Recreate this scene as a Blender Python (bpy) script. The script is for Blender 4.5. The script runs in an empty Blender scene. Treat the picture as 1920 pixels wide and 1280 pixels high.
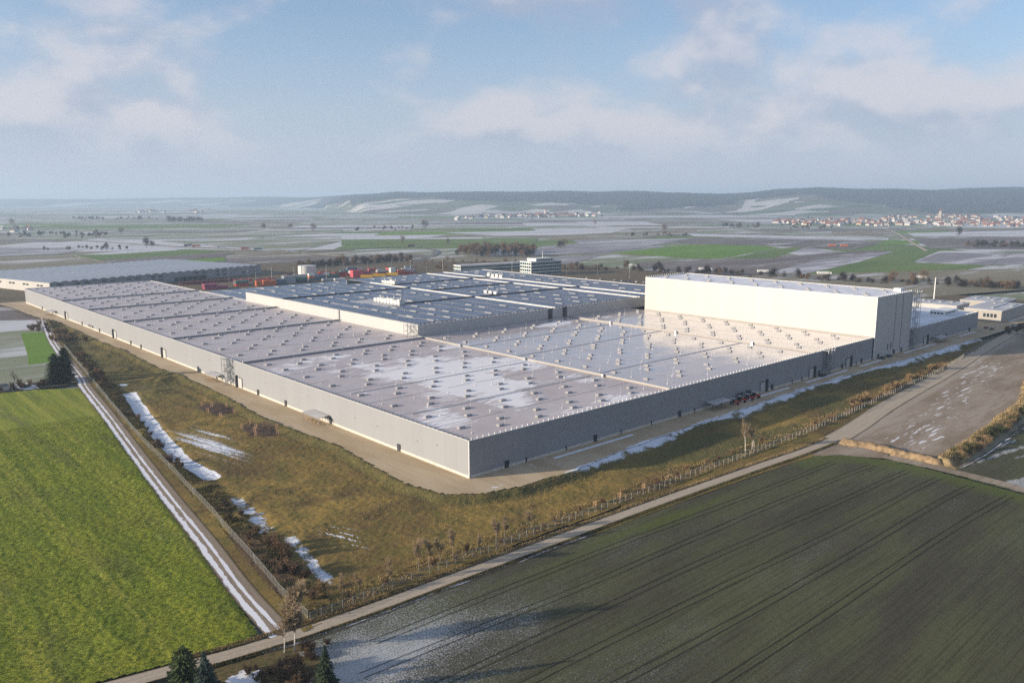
import bpy, math, random
import numpy as np
from mathutils import Vector
random.seed(7)
R = math.radians
SC = bpy.context.scene
COL = SC.collection
# ------------------------------------------------------------------ camera, sky, sun, exposure
FPX, PITCH, HEAD, CAMZ = 1514.0, math.atan(265 / 1514), R(47.7), 85.0
CAMX, CAMY = -151.21, -185.83
cam = bpy.data.objects.new('camera', bpy.data.cameras.new('camera'))
COL.objects.link(cam)
cam.location = (CAMX, CAMY, CAMZ)
cam.rotation_euler = (R(90) - PITCH, 0, HEAD - R(90))
cam.data.sensor_width = 36
cam.data.lens = FPX / 1920 * 36
cam.data.clip_start = 1
cam.data.clip_end = 60000
SC.camera = cam
SUN_EL = R(12.5)
SHADOW_DIR = R(-27.0)                      # where shadows fall, from the x axis
sx, sy = -math.cos(SHADOW_DIR), -math.sin(SHADOW_DIR)
TO_SUN = Vector((sx * math.cos(SUN_EL), sy * math.cos(SUN_EL), math.sin(SUN_EL)))
sun = bpy.data.objects.new('sun', bpy.data.lights.new('sun', 'SUN'))
COL.objects.link(sun)
sun.data.energy = 5.0
sun.data.angle = R(0.6)
sun.data.color = (1.0, 0.85, 0.66)
sun.rotation_euler = TO_SUN.to_track_quat('Z', 'Y').to_euler()
SC.view_settings.view_transform = 'Standard'
SC.view_settings.look = 'None'
SC.view_settings.exposure = 0.86
SC.view_settings.gamma = 1
SC.cycles.use_denoising = False
SC.cycles.max_bounces = 6
SC.cycles.volume_bounces = 0
SC.cycles.transparent_max_bounces = 12
SC.cycles.caustics_reflective = False
SC.cycles.caustics_refractive = False

class Graph:
    """small node-graph writer"""
    def __init__(s, tree):
        s.t = tree; s.nd = tree.nodes; s.lk = tree.links
    def add(s, kind, ins=None, **props):
        n = s.nd.new(kind)
        for k, v in props.items(): setattr(n, k, v)
        for k, v in (ins or {}).items(): s.put(n.inputs[k], v)
        return n
    def put(s, sock, v):
        if isinstance(v, bpy.types.NodeSocket): s.lk.new(v, sock)
        elif isinstance(v, (tuple, list)) and len(v) == 3 and sock.type == 'RGBA': sock.default_value = (*v, 1)
        else: sock.default_value = v
    def coord(s, scale=(1, 1, 1), rot=0.0, out='Object', loc=(0, 0, 0)):
        c = s.add('ShaderNodeTexCoord')
        return s.add('ShaderNodeMapping', {'Vector': c.outputs[out], 'Scale': scale, 'Rotation': (0, 0, rot), 'Location': loc}).outputs[0]
    def noise(s, vec, scale, detail=4, rough=0.55, dist=0.0):
        return s.add('ShaderNodeTexNoise', {'Vector': vec, 'Scale': scale, 'Detail': detail, 'Roughness': rough, 'Distortion': dist}).outputs[0]
    def math(s, op, a, b=0.0, c=0.0, clamp=False):
        return s.add('ShaderNodeMath', {0: a, 1: b, 2: c}, operation=op, use_clamp=clamp).outputs[0]
    def step(s, v, lo, hi, a=0.0, b=1.0):
        return s.add('ShaderNodeMapRange', {0: v, 1: lo, 2: hi, 3: a, 4: b}, interpolation_type='SMOOTHSTEP').outputs[0]
    def mix(s, f, a, b, blend='MIX'):
        n = s.add('ShaderNodeMix', data_type='RGBA', blend_type=blend)
        s.put(n.inputs[0], f); s.put(n.inputs[6], a); s.put(n.inputs[7], b)
        return n.outputs[2]
    def attr(s, name):
        return s.add('ShaderNodeAttribute', attribute_name=name).outputs['Fac']
    def bump(s, h, strength=0.5, dist=0.1):
        return s.add('ShaderNodeBump', {'Height': h, 'Strength': strength, 'Distance': dist}).outputs[0]

# world: Nishita sky, veiled by thin broken cloud and low haze
world = bpy.data.worlds.new('World'); SC.world = world; world.use_nodes = True
wt = world.node_tree; wt.nodes.clear(); g = Graph(wt)
sky = g.add('ShaderNodeTexSky', sky_type='NISHITA', sun_disc=False)
sky.sun_elevation = SUN_EL
sky.sun_rotation = math.atan2(TO_SUN.x, TO_SUN.y)
sky.air_density = 1.0; sky.dust_density = 0.5; sky.ozone_density = 3.5
STR = 0.10
skyc = g.mix(1.0, sky.outputs[0], (STR, STR, STR), 'MULTIPLY')
tc = g.add('ShaderNodeTexCoord').outputs['Generated']
rotv = g.add('ShaderNodeMapping', {'Vector': tc, 'Rotation': (0, 0, R(90) - HEAD)}).outputs[0]
sep = g.add('ShaderNodeSeparateXYZ', {0: rotv})
el = sep.outputs[2]
cvs = g.add('ShaderNodeMapping', {'Vector': rotv, 'Location': (1.3, 4.4, 0.7), 'Rotation': (0, R(-16), 0), 'Scale': (1.0, 1.0, 1.7)}).outputs[0]
n1 = g.noise(cvs, 4.6, 8, 0.52, 0.15)
cvo = g.add('ShaderNodeMapping', {'Vector': cvs, 'Location': (-0.02, 0.0, 0.05)}).outputs[0]
n2 = g.noise(cvo, 4.6, 6, 0.50, 0.15)
cover = g.step(n1, 0.43, 0.60)
lit = g.step(g.math('SUBTRACT', n1, n2), -0.07, 0.08)
cloudc = g.mix(lit, (0.235, 0.262, 0.335), (0.395, 0.378, 0.40))
veil = g.step(el, 0.0, 0.23, 0.92, 0.28)
veilc = (0.285, 0.312, 0.385)
c1 = g.mix(veil, skyc, veilc)
c2 = g.mix(g.math('MULTIPLY', cover, g.math('MULTIPLY', g.step(el, 0.025, 0.10, 0.06, 0.72), g.step(el, 0.25, 0.7, 1.0, 0.45))), c1, cloudc)  # cloud thinned out overhead, above the view, to lower the sky fill
bg = g.add('ShaderNodeBackground', {'Color': c2, 'Strength': 1.0})
g.lk.new(bg.outputs[0], g.add('ShaderNodeOutputWorld').inputs[0])

# ------------------------------------------------------------------ helpers
GZ = -1.5                                   # level of the land round the works platform
CF, SF, SP, CP = math.cos(HEAD), math.sin(HEAD), math.sin(PITCH), math.cos(PITCH)
def P(px, py, z=GZ):
    """where a sight line of the survey photograph meets the level z"""
    u = (px - 960) / FPX; v = -(py - 640) / FPX
    t = (z - CAMZ) / (v * CP - SP); d = (CP + v * SP) * t; r = u * t
    return (CAMX + d * CF + r * SF, CAMY + d * SF - r * CF)

def hashn(ix, iy, seed):
    h = (ix.astype(np.int64) * 374761393 + iy.astype(np.int64) * 668265263 + seed * 1442695041) & 0x7fffffff
    h = ((h ^ (h >> 13)) * 1274126177) & 0x7fffffff
    return ((h ^ (h >> 16)) & 0xffff) / 65535.0
def vnoise(x, y, seed=0):
    x = np.asarray(x, float); y = np.asarray(y, float)
    ix = np.floor(x); iy = np.floor(y); fx = x - ix; fy = y - iy
    fx = fx * fx * (3 - 2 * fx); fy = fy * fy * (3 - 2 * fy)
    a = hashn(ix, iy, seed); b = hashn(ix + 1, iy, seed); c = hashn(ix, iy + 1, seed); d = hashn(ix + 1, iy + 1, seed)
    return a + (b - a) * fx + (c - a) * fy + (a - b - c + d) * fx * fy
def fbm(x, y, seed=0, octv=4, gain=0.5):
    s = 0; a = 1; t = 0
    for k in range(octv):
        s = s + a * vnoise(x * 2 ** k + 17.3 * k, y * 2 ** k - 9.1 * k, seed + k); t += a; a *= gain
    return s / t
def sstep(v, lo, hi):
    t = np.clip((v - lo) / (hi - lo), 0, 1); return t * t * (3 - 2 * t)
def pdist(X, Y, pts, closed=False):
    """distance to a polyline, and the distance run along it"""
    best = np.full(np.shape(X), 1e9); along = np.zeros(np.shape(X)); run = 0.0
    q = list(pts) + ([pts[0]] if closed else [])
    for (x0, y0), (x1, y1) in zip(q[:-1], q[1:]):
        dx, dy = x1 - x0, y1 - y0; l2 = dx * dx + dy * dy + 1e-9
        t = np.clip(((X - x0) * dx + (Y - y0) * dy) / l2, 0, 1)
        d = np.hypot(X - x0 - t * dx, Y - y0 - t * dy)
        m = d < best
        best = np.where(m, d, best); along = np.where(m, run + t * math.sqrt(l2), along); run += math.sqrt(l2)
    return best, along
def inside(X, Y, poly):
    c = np.zeros(np.shape(X), bool)
    n = len(poly)
    for i in range(n):
        x0, y0 = poly[i]; x1, y1 = poly[(i + 1) % n]
        if y0 == y1: continue
        k = ((y0 > Y) != (y1 > Y)) & (X < (x1 - x0) * (Y - y0) / (y1 - y0) + x0)
        c ^= k
    return c

def tag(o, label=None, cat=None, group=None, kind=None):
    if label: o['label'] = label
    if cat: o['category'] = cat
    if group: o['group'] = group
    if kind: o['kind'] = kind
    return o
def empty(name, loc, rz=0, label=None, cat=None, group=None):
    o = bpy.data.objects.new(name, None); COL.objects.link(o)
    o.location = loc; o.rotation_euler = (0, 0, rz); o.empty_display_size = 0.5
    return tag(o, label, cat, group)
def link(name, me, parent=None, loc=(0, 0, 0), rz=0, scale=None):
    o = bpy.data.objects.new(name, me); COL.objects.link(o)
    o.location = loc; o.rotation_euler = (0, 0, rz)
    if scale is not None: o.scale = scale
    if parent: o.parent = parent
    return o
KIDS = {}
def children(o):
    return [c for c in bpy.data.objects if c.parent == o]
def dup(root, loc, rz=0.0, scale=None, label=None, group=None):
    if root.name not in KIDS: KIDS[root.name] = [(c, children(c)) for c in children(root)]
    r = root.copy(); COL.objects.link(r); r.location = loc; r.rotation_euler = (0, 0, rz)
    if scale is not None: r.scale = scale if hasattr(scale, '__len__') else (scale,) * 3
    if label: r['label'] = label
    if group: r['group'] = group
    for c, gs in KIDS[root.name]:
        d = c.copy(); COL.objects.link(d); d.parent = r
        for k in gs:
            e = k.copy(); COL.objects.link(e); e.parent = d
    return r

class MB:
    def __init__(s): s.v = []; s.f = []; s.m = []
    def quad(s, pts, m=0):
        n = len(s.v); s.v += [tuple(p) for p in pts]; s.f.append(tuple(range(n, n + len(pts)))); s.m.append(m); return s
    def box(s, x0, y0, z0, x1, y1, z1, m=0, top=None):
        n = len(s.v)
        s.v += [(x0, y0, z0), (x1, y0, z0), (x1, y1, z0), (x0, y1, z0), (x0, y0, z1), (x1, y0, z1), (x1, y1, z1), (x0, y1, z1)]
        for k, f in enumerate(((3, 2, 1, 0), (4, 5, 6, 7), (0, 1, 5, 4), (1, 2, 6, 5), (2, 3, 7, 6), (3, 0, 4, 7))):
            s.f.append(tuple(n + i for i in f)); s.m.append(top if (k == 1 and top is not None) else m)
        return s
    def tube(s, a, b, ra, rb=None, n=5, m=0, cap=False):
        rb = ra if rb is None else rb
        a = Vector(a); b = Vector(b); d = (b - a)
        if d.length < 1e-6: return s
        d.normalize(); e = d.orthogonal().normalized(); h = d.cross(e); k = len(s.v)
        for c, r in ((a, ra), (b, rb)):
            for i in range(n):
                t = 2 * math.pi * i / n; q = c + (e * math.cos(t) + h * math.sin(t)) * r; s.v.append((q.x, q.y, q.z))
        for i in range(n):
            j = (i + 1) % n; s.f.append((k + i, k + j, k + n + j, k + n + i)); s.m.append(m)
        if cap:
            s.f.append(tuple(k + n + i for i in range(n))); s.m.append(m); s.f.append(tuple(k + i for i in reversed(range(n)))); s.m.append(m)
        return s
    def prism(s, poly, z0, z1, m=0, top=None):
        """vertical prism over a counter-clockwise outline"""
        k = len(s.v); n = len(poly)
        s.v += [(x, y, z0) for x, y in poly] + [(x, y, z1) for x, y in poly]
        for i in range(n):
            j = (i + 1) % n; s.f.append((k + i, k + j, k + n + j, k + n + i)); s.m.append(m)
        s.f.append(tuple(range(k + n, k + 2 * n))); s.m.append(m if top is None else top)
        s.f.append(tuple(reversed(range(k, k + n)))); s.m.append(m)
        return s
    def mesh(s, name, mats, smooth=False):
        me = bpy.data.meshes.new(name); me.from_pydata(s.v, [], s.f)
        for m in (mats if isinstance(mats, (list, tuple)) else [mats]): me.materials.append(m)
        if any(s.m): me.polygons.foreach_set('material_index', s.m)
        if smooth: me.polygons.foreach_set('use_smooth', [True] * len(s.f))
        me.update(); return me
    def build(s, name, mats, parent=None, loc=(0, 0, 0), rz=0, smooth=False):
        return link(name, s.mesh(name, mats, smooth), parent, loc, rz)

def mesh_np(name, V, F, mats, attrs=None, smooth=False, midx=None):
    me = bpy.data.meshes.new(name)
    V = np.asarray(V, np.float32); F = np.asarray(F, np.int32); k = F.shape[1]
    me.vertices.add(len(V)); me.vertices.foreach_set('co', V.ravel())
    me.loops.add(F.size); me.loops.foreach_set('vertex_index', F.ravel())
    me.polygons.add(len(F)); me.polygons.foreach_set('loop_start', np.arange(len(F), dtype=np.int32) * k)
    if smooth: me.polygons.foreach_set('use_smooth', np.ones(len(F), bool))
    for m in (mats if isinstance(mats, (list, tuple)) else [mats]): me.materials.append(m)
    if midx is not None: me.polygons.foreach_set('material_index', np.asarray(midx, np.int32))
    me.update(calc_edges=True)
    for a, val in (attrs or {}).items():
        at = me.attributes.new(a, 'FLOAT', 'POINT'); at.data.foreach_set('value', np.asarray(val, np.float32))
    return me
def terrain(name, poly, res, zf, mat, attrs=None, label=None, kind='structure', parent=None):
    """a relief sheet over a polygon; zf and attrs are functions of (X, Y)"""
    xs = [p[0] for p in poly]; ys = [p[1] for p in poly]
    gx = np.arange(min(xs), max(xs) + res, res); gy = np.arange(min(ys), max(ys) + res, res)
    X, Y = np.meshgrid(gx, gy)
    ctr = inside(X[:-1, :-1] + res / 2, Y[:-1, :-1] + res / 2, poly)
    nx = len(gx); j, i = np.nonzero(ctr); a = j * nx + i
    F = np.stack([a, a + 1, a + 1 + nx, a + nx], 1)
    used, inv = np.unique(F, return_inverse=True); F = inv.reshape(F.shape)
    x = X.ravel()[used]; y = Y.ravel()[used]
    jx = x + (vnoise(x * 3.1, y * 3.1, 91) - 0.5) * res * 0.7; jy = y + (vnoise(x * 2.9, y * 3.3, 92) - 0.5) * res * 0.7
    z = zf(jx, jy)
    me = mesh_np(name, np.stack([jx, jy, z], 1), F, mat, {k: f(jx, jy) for k, f in (attrs or {}).items()}, smooth=True)
    o = link(name, me, parent); tag(o, label, None, None, kind); return o
def ribbon(name, pts, width, z, mat, kind='structure', step=3.0, zf=None, parent=None):
    """a strip along a polyline with u across and v (metres) along"""
    q = [Vector((*p, 0)) for p in pts]; dense = []
    for k in range(len(q) - 1):
        p0 = q[max(k - 1, 0)]; p1 = q[k]; p2 = q[k + 1]; p3 = q[min(k + 2, len(q) - 1)]
        m = max(2, int((p2 - p1).length / step))
        for i in range(m):
            t = i / m
            dense.append(0.5 * ((2 * p1) + (p2 - p0) * t + (2 * p0 - 5 * p1 + 4 * p2 - p3) * t * t + (3 * p1 - p0 - 3 * p2 + p3) * t ** 3))
    dense.append(q[-1]); V = []; F = []; UV = []; run = 0; nn = 7
    for i, p in enumerate(dense):
        d = (dense[min(i + 1, len(dense) - 1)] - dense[max(i - 1, 0)]).normalized(); nrm = Vector((-d.y, d.x, 0))
        w = width(i / len(dense)) if callable(width) else width
        if i: run += (p - dense[i - 1]).length
        for j in range(nn):
            u = j / (nn - 1); c = p + nrm * (u - 0.5) * w
            V.append((c.x, c.y, z + (zf(c.x, c.y) if zf else 0))); UV.append((u, run))
        if i:
            for j in range(nn - 1):
                a = (i - 1) * nn + j; F.append((a, a + nn, a + nn + 1, a + 1))
    F = [tuple(reversed(f)) for f in F]
    me = bpy.data.meshes.new(name); me.from_pydata(V, [], F); me.materials.append(mat)
    uv = me.uv_layers.new(name='UVMap')
    for l in me.loops: uv.data[l.index].uv = UV[l.vertex_index]
    me.update(); o = link(name, me, parent); tag(o, None, None, None, kind); return o

# ------------------------------------------------------------------ materials
def new_mat(name, rough=0.8, spec=0.3):
    m = bpy.data.materials.new(name); m.use_nodes = True; m.node_tree.nodes.clear(); g = Graph(m.node_tree)
    b = g.add('ShaderNodeBsdfPrincipled', {'Roughness': rough, 'Specular IOR Level': spec})
    o = g.add('ShaderNodeOutputMaterial'); g.lk.new(b.outputs[0], o.inputs[0])
    return m, g, b
def simple(name, c, rough=0.7, var=0.12, scale=0.6, spec=0.3, metal=0.0, bump=0.0):
    m, g, b = new_mat(name, rough, spec)
    n = g.noise(g.coord(), scale, 5, 0.6)
    lo = tuple(x * (1 - var) for x in c); hi = tuple(min(1, x * (1 + var)) for x in c)
    g.put(b.inputs['Base Color'], g.mix(g.step(n, 0.3, 0.7), lo, hi)); b.inputs['Metallic'].default_value = metal
    if bump: g.put(b.inputs['Normal'], g.bump(n, bump, 0.05))
    return m
M = {}
def cladding(name, c, spec=0.3, rough=0.5, module=1.0, axis='h'):
    """trapezoidal sheet: fine horizontal or vertical ribs, sheet joints, faint soiling"""
    m, g, b = new_mat(name, rough, spec)
    co = g.add('ShaderNodeTexCoord').outputs['Object']
    s = g.add('ShaderNodeSeparateXYZ', {0: co})
    run = g.math('ADD', s.outputs[0], s.outputs[1])
    w = g.math('SINE', g.math('MULTIPLY', s.outputs[2] if axis == 'h' else run, 2 * math.pi / 0.30))
    jf = g.math('FRACT', g.math('DIVIDE', run, 6.0)); joint = g.math('LESS_THAN', jf, 0.022)
    bay = g.add('ShaderNodeTexWhiteNoise', {'W': g.math('FLOOR', g.math('DIVIDE', run, 6.0))}, noise_dimensions='1D').outputs[0]
    n = g.noise(g.coord((0.15, 0.15, 1.2)), 0.5, 5, 0.6)
    streak = g.noise(g.coord((1.3, 1.3, 0.05)), 0.9, 4, 0.6)
    k = g.math('ADD', g.math('MULTIPLY', bay, 0.12), g.math('ADD', g.math('MULTIPLY', n, 0.22), g.math('MULTIPLY', streak, 0.26)))
    col = g.mix(g.math('ADD', k, 0.18), tuple(x * 0.80 for x in c), tuple(min(1, x * 1.14) for x in c))
    col = g.mix(g.math('MULTIPLY', joint, 0.22), col, tuple(x * 0.45 for x in c))
    g.put(b.inputs['Base Color'], col)
    g.put(b.inputs['Normal'], g.bump(w, 0.25, 0.02))
    return m
M['clad_grey'] = cladding('grey cladding', (0.262, 0.272, 0.290))
M['clad_pale'] = cladding('pale cladding', (0.43, 0.43, 0.425))
M['clad_white'] = cladding('white cladding', (0.45, 0.44, 0.415), 0.4, 0.4)
M['clad_beige'] = cladding('beige cladding', (0.33, 0.31, 0.28))
M['plinth'] = simple('concrete plinth', (0.50, 0.47, 0.42), 0.85, 0.15, 0.8)
M['concrete'] = simple('concrete', (0.36, 0.34, 0.31), 0.85, 0.2, 0.3)
M['flash'] = simple('edge flashing', (0.55, 0.54, 0.53), 0.4, 0.08, 0.5, 0.5)
M['dark'] = simple('dark metal', (0.045, 0.048, 0.055), 0.5, 0.2)
M['steel'] = simple('galvanised steel', (0.36, 0.38, 0.40), 0.4, 0.15, 1.5, 0.5, 0.6)
M['white'] = simple('white paint', (0.74, 0.74, 0.72), 0.5, 0.06)
M['unit'] = simple('pale sheet metal', (0.58, 0.58, 0.56), 0.5, 0.1, 0.7)
M['glass'] = simple('dark window glass', (0.025, 0.035, 0.045), 0.08, 0.3, 0.3, 0.6)
M['blue_glass'] = simple('blue green facade glass', (0.03, 0.075, 0.085), 0.12, 0.3, 0.2, 0.6)
M['dome'] = simple('opal skylight dome', (0.34, 0.335, 0.33), 0.25, 0.08, 0.8, 0.5)
M['curb'] = simple('skylight curb', (0.26, 0.26, 0.27), 0.6, 0.12)
M['tyre'] = simple('rubber', (0.02, 0.02, 0.021), 0.9, 0.2)
M['rust'] = simple('red lead steel', (0.42, 0.08, 0.05), 0.6, 0.2)
M['wood'] = simple('fresh wood', (0.50, 0.31, 0.17), 0.8, 0.15, 3)
M['bark'] = simple('bark', (0.085, 0.065, 0.048), 0.95, 0.35, 4, 0.1)
M['grey_bark'] = simple('grey bark', (0.27, 0.235, 0.19), 0.95, 0.3, 4, 0.1)
M['birch_bark'] = simple('birch bark', (0.62, 0.58, 0.52), 0.9, 0.35, 1.6, 0.1)
M['twig'] = simple('winter twigs', (0.17, 0.115, 0.072), 0.95, 0.35, 1.1, 0.05)
M['twig_gold'] = simple('straw coloured twigs', (0.255, 0.18, 0.098), 0.95, 0.35, 0.8, 0.05)
M['twig_red'] = simple('russet twigs', (0.165, 0.112, 0.075), 0.95, 0.35, 0.8, 0.05)
M['twig_pale'] = simple('pale twigs', (0.33, 0.255, 0.165), 0.95, 0.3, 0.8, 0.05)
M['needle'] = simple('dark needles', (0.026, 0.040, 0.022), 0.9, 0.5, 0.5, 0.1)
M['needle_blue'] = simple('blue green needles', (0.030, 0.048, 0.040), 0.9, 0.45, 0.5, 0.1)
M['far_wood'] = simple('far bare wood', (0.036, 0.032, 0.030), 1.0, 0.5, 0.012, 0.0)
M['evergreen'] = simple('evergreen leaves', (0.045, 0.062, 0.022), 0.9, 0.5, 0.5, 0.1)

def roof_mat(name, frost, seed, wet0=0.10, wet1=0.26, spec=0.5):
    """wet grey membrane with welded seams, ponding and patches of thin frost"""
    m, g, b = new_mat(name, 0.3, spec)
    big = g.noise(g.coord((1, 1, 1), loc=(seed, 0, 0)), 0.045, 5, 0.6)
    fine = g.noise(g.coord((0.25, 1.6, 1)), 0.5, 5, 0.65)
    s = g.add('ShaderNodeSeparateXYZ', {0: g.add('ShaderNodeTexCoord').outputs['Object']})
    lane = g.add('ShaderNodeTexWhiteNoise', {'W': g.math('FLOOR', g.math('DIVIDE', s.outputs[1], 3.1))}, noise_dimensions='1D').outputs[0]
    lane2 = g.add('ShaderNodeTexWhiteNoise', {'W': g.math('FLOOR', g.math('DIVIDE', s.outputs[0], 17.2))}, noise_dimensions='1D').outputs[0]
    base = g.mix(g.step(big, 0.35, 0.68), (0.440, 0.380, 0.372), (0.52, 0.452, 0.438))
    base = g.mix(g.math('MULTIPLY', g.math('ADD', lane, lane2), 0.12), base, (0.33, 0.31, 0.33))
    stain = g.step(g.noise(g.coord((0.5, 1.5, 1), loc=(0, seed, 0)), 0.16, 6, 0.65), 0.52, 0.72)
    base = g.mix(g.math('MULTIPLY', stain, 0.35), base, (0.46, 0.37, 0.355))
    seam = g.math('LESS_THAN', g.math('FRACT', g.math('DIVIDE', s.outputs[1], 3.1)), 0.03)
    base = g.mix(g.math('MULTIPLY', seam, 0.25), base, (0.17, 0.165, 0.17))
    fr = g.math('ADD', g.math('MULTIPLY', g.noise(g.coord((0.55, 1, 1), loc=(3 * seed, seed, 0)), 0.035, 4, 0.55), 1.0), g.math('MULTIPLY', g.math('SUBTRACT', fine, 0.5), 0.50))
    fr = g.math('ADD', fr, g.math('MULTIPLY', g.math('SUBTRACT', lane2, 0.5), 0.10))
    mask = g.step(g.math('ADD', fr, g.math('MULTIPLY', g.attr('frost'), frost)), 0.67, 0.715)
    g.put(b.inputs['Base Color'], g.mix(g.math('MULTIPLY', mask, 0.88), base, (0.76, 0.76, 0.79)))
    wet = g.step(g.noise(g.coord((0.4, 1, 1), loc=(seed, 9, 0)), 0.08, 5, 0.6), 0.3, 0.7, wet0, wet1)
    g.put(b.inputs['Roughness'], g.math('ADD', wet, g.math('MULTIPLY', mask, 0.45)))
    g.put(b.inputs['Normal'], g.bump(fine, 0.015, 0.02))
    return m
M['roof'] = roof_mat('damp roof membrane', 0.30, 2.0, 0.30, 0.50, 0.35)
M['roof_wet'] = roof_mat('wet roof membrane', 0.26, 5.0, 0.05, 0.20, 0.8)
M['roof_dry'] = simple('pale roof membrane', (0.44, 0.43, 0.43), 0.45, 0.18, 0.08, 0.4)
M['roof_snow'] = simple('snow dusted roof', (0.66, 0.67, 0.72), 0.7, 0.15, 0.12, 0.3)
m, g, b = new_mat('solar cells', 0.24, 0.6)
s = g.add('ShaderNodeSeparateXYZ', {0: g.add('ShaderNodeTexCoord').outputs['Object']})
ln = g.math('MAXIMUM', g.math('LESS_THAN', g.math('FRACT', g.math('DIVIDE', s.outputs[1], 1.7)), 0.05), g.math('LESS_THAN', g.math('FRACT', g.math('DIVIDE', s.outputs[0], 1.02)), 0.06))
rnd = g.add('ShaderNodeObjectInfo').outputs['Random']
cc = g.mix(rnd, (0.030, 0.050, 0.105), (0.050, 0.074, 0.135))
g.put(b.inputs['Base Color'], g.mix(g.math('MULTIPLY', ln, 0.35), cc, (0.30, 0.32, 0.36)))
M['solar'] = m
# ground materials
def snow_mix(g, col, th=0.5, soft=0.12, vec=None, fine=0.8, snowc=(0.74, 0.76, 0.80)):
    n = g.noise(vec or g.coord(), fine, 6, 0.7)
    v = g.math('ADD', g.attr('snow'), g.math('MULTIPLY', g.math('SUBTRACT', n, 0.5), 1.1))
    f = g.step(v, th - soft, th + soft)
    return g.mix(f, col, snowc), f
m, g, b = new_mat('rough winter meadow', 0.95, 0.1)
big = g.noise(g.coord(), 0.022, 5, 0.6); mid = g.noise(g.coord((1, 1, 1), R(20)), 0.16, 6, 0.65); fine = g.noise(g.coord(), 1.6, 6, 0.7)
stripe = g.noise(g.coord((0.05, 0.9, 1), R(58)), 0.8, 4, 0.6)
col = g.mix(g.step(big, 0.38, 0.60), (0.130, 0.084, 0.034), (0.285, 0.192, 0.052))
col = g.mix(g.math('MULTIPLY', g.step(mid, 0.40, 0.64), 0.75), col, (0.105, 0.098, 0.026))
fa = g.noise(g.coord((0.6, 1, 1), R(35), loc=(11, 3, 0)), 0.05, 6, 0.68)
col = g.mix(g.step(fa, 0.50, 0.64, 0, 0.75), col, (0.082, 0.052, 0.028))
col = g.mix(g.math('MULTIPLY', g.step(stripe, 0.5, 0.7), 0.35), col, (0.085, 0.058, 0.030))
col = g.mix(g.step(fine, 0.35, 0.7, 0.0, 0.5), col, (0.25, 0.185, 0.062))
col = g.mix(g.attr('green'), col, g.mix(g.step(fine, 0.3, 0.7), (0.062, 0.064, 0.026), (0.122, 0.116, 0.042)))
col = g.mix(g.attr('bed'), col, g.mix(g.step(fine, 0.35, 0.65), (0.060, 0.040, 0.030), (0.120, 0.080, 0.055)))
col, f = snow_mix(g, col, 0.62, 0.14, g.coord((1, 0.5, 1)), 2.0, (0.60, 0.635, 0.70))  # thin snow over grass, its blue shade put into the colour
g.put(b.inputs['Base Color'], col)
g.put(b.inputs['Normal'], g.bump(g.math('ADD', fine, mid), 0.8, 0.25))
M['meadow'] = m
m, g, b = new_mat('compacted gravel', 0.92, 0.15)
big = g.noise(g.coord((1, 0.3, 1)), 0.09, 5, 0.62); fine = g.noise(g.coord(), 1.4, 7, 0.7); trk = g.noise(g.coord((1, 0.04, 1)), 0.55, 3, 0.5)
col = g.mix(g.step(big, 0.35, 0.65), (0.37, 0.275, 0.165), (0.47, 0.375, 0.25))
col = g.mix(g.step(trk, 0.52, 0.68, 0, 0.30), col, (0.27, 0.205, 0.120))
col = g.mix(g.step(fine, 0.3, 0.72, 0, 0.35), col, (0.50, 0.42, 0.30))
col, f = snow_mix(g, col, 0.60, 0.06, g.coord((0.35, 1, 1)), 0.9)
g.put(b.inputs['Base Color'], col); g.put(b.inputs['Normal'], g.bump(fine, 0.4, 0.06))
M['gravel'] = m
m, g, b = new_mat('green catch crop', 0.85, 0.15)
big = g.noise(g.coord(), 0.035, 5, 0.6); row = g.noise(g.coord((1.0, 0.05, 1), R(-7)), 0.45, 5, 0.6); fine = g.noise(g.coord(), 2.2, 6, 0.75)
col = g.mix(g.step(row, 0.40, 0.60), (0.175, 0.225, 0.018), (0.36, 0.375, 0.035))
col = g.mix(g.step(fine, 0.32, 0.7), (0.120, 0.160, 0.014), col)
col = g.mix(g.step(fine, 0.58, 0.78, 0, 0.6), col, (0.36, 0.37, 0.036))
col = g.mix(g.step(big, 0.42, 0.68, 0, 0.5), col, (0.215, 0.205, 0.022))
thin = g.noise(g.coord((1.0, 0.25, 1), R(-7), loc=(5, 0, 0)), 0.11, 5, 0.6)
col = g.mix(g.step(thin, 0.54, 0.68, 0, 0.55), col, (0.125, 0.130, 0.035))
line = g.noise(g.coord((1.0, 0.02, 1), R(-7)), 0.22, 3, 0.5)
col = g.mix(g.step(line, 0.52, 0.62, 0, 0.45), col, (0.33, 0.32, 0.05))
v = g.math('ADD', g.attr('snow'), g.math('MULTIPLY', g.math('SUBTRACT', fine, 0.5), 0.6))
col = g.mix(g.step(v, 0.55, 0.7), col, (0.35, 0.39, 0.40))
g.put(b.inputs['Base Color'], col); g.put(b.inputs['Normal'], g.bump(fine, 0.9, 0.2))
M['crop'] = m
m, g, b = new_mat('winter wheat on dark soil', 0.95, 0.1)
big = g.noise(g.coord((0.25, 1, 1), R(-4)), 0.06, 5, 0.6); row = g.noise(g.coord((0.05, 2.6, 1), R(-3)), 0.9, 4, 0.6); fine = g.noise(g.coord((0.8, 1, 1)), 3.2, 4, 0.8)
col = g.mix(g.step(big, 0.36, 0.64), (0.066, 0.062, 0.042), (0.088, 0.092, 0.046))
col = g.mix(g.step(row, 0.44, 0.66, 0, 0.5), col, (0.040, 0.036, 0.024))
col = g.mix(g.attr('green'), col, (0.085, 0.108, 0.022))
v = g.math('ADD', g.math('MULTIPLY', g.attr('snow'), 0.55), g.math('MULTIPLY', g.math('SUBTRACT', fine, 0.5), 1.3))
col = g.mix(g.step(v, 0.16, 0.46, 0, 0.80), col, (0.50, 0.52, 0.54))
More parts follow.
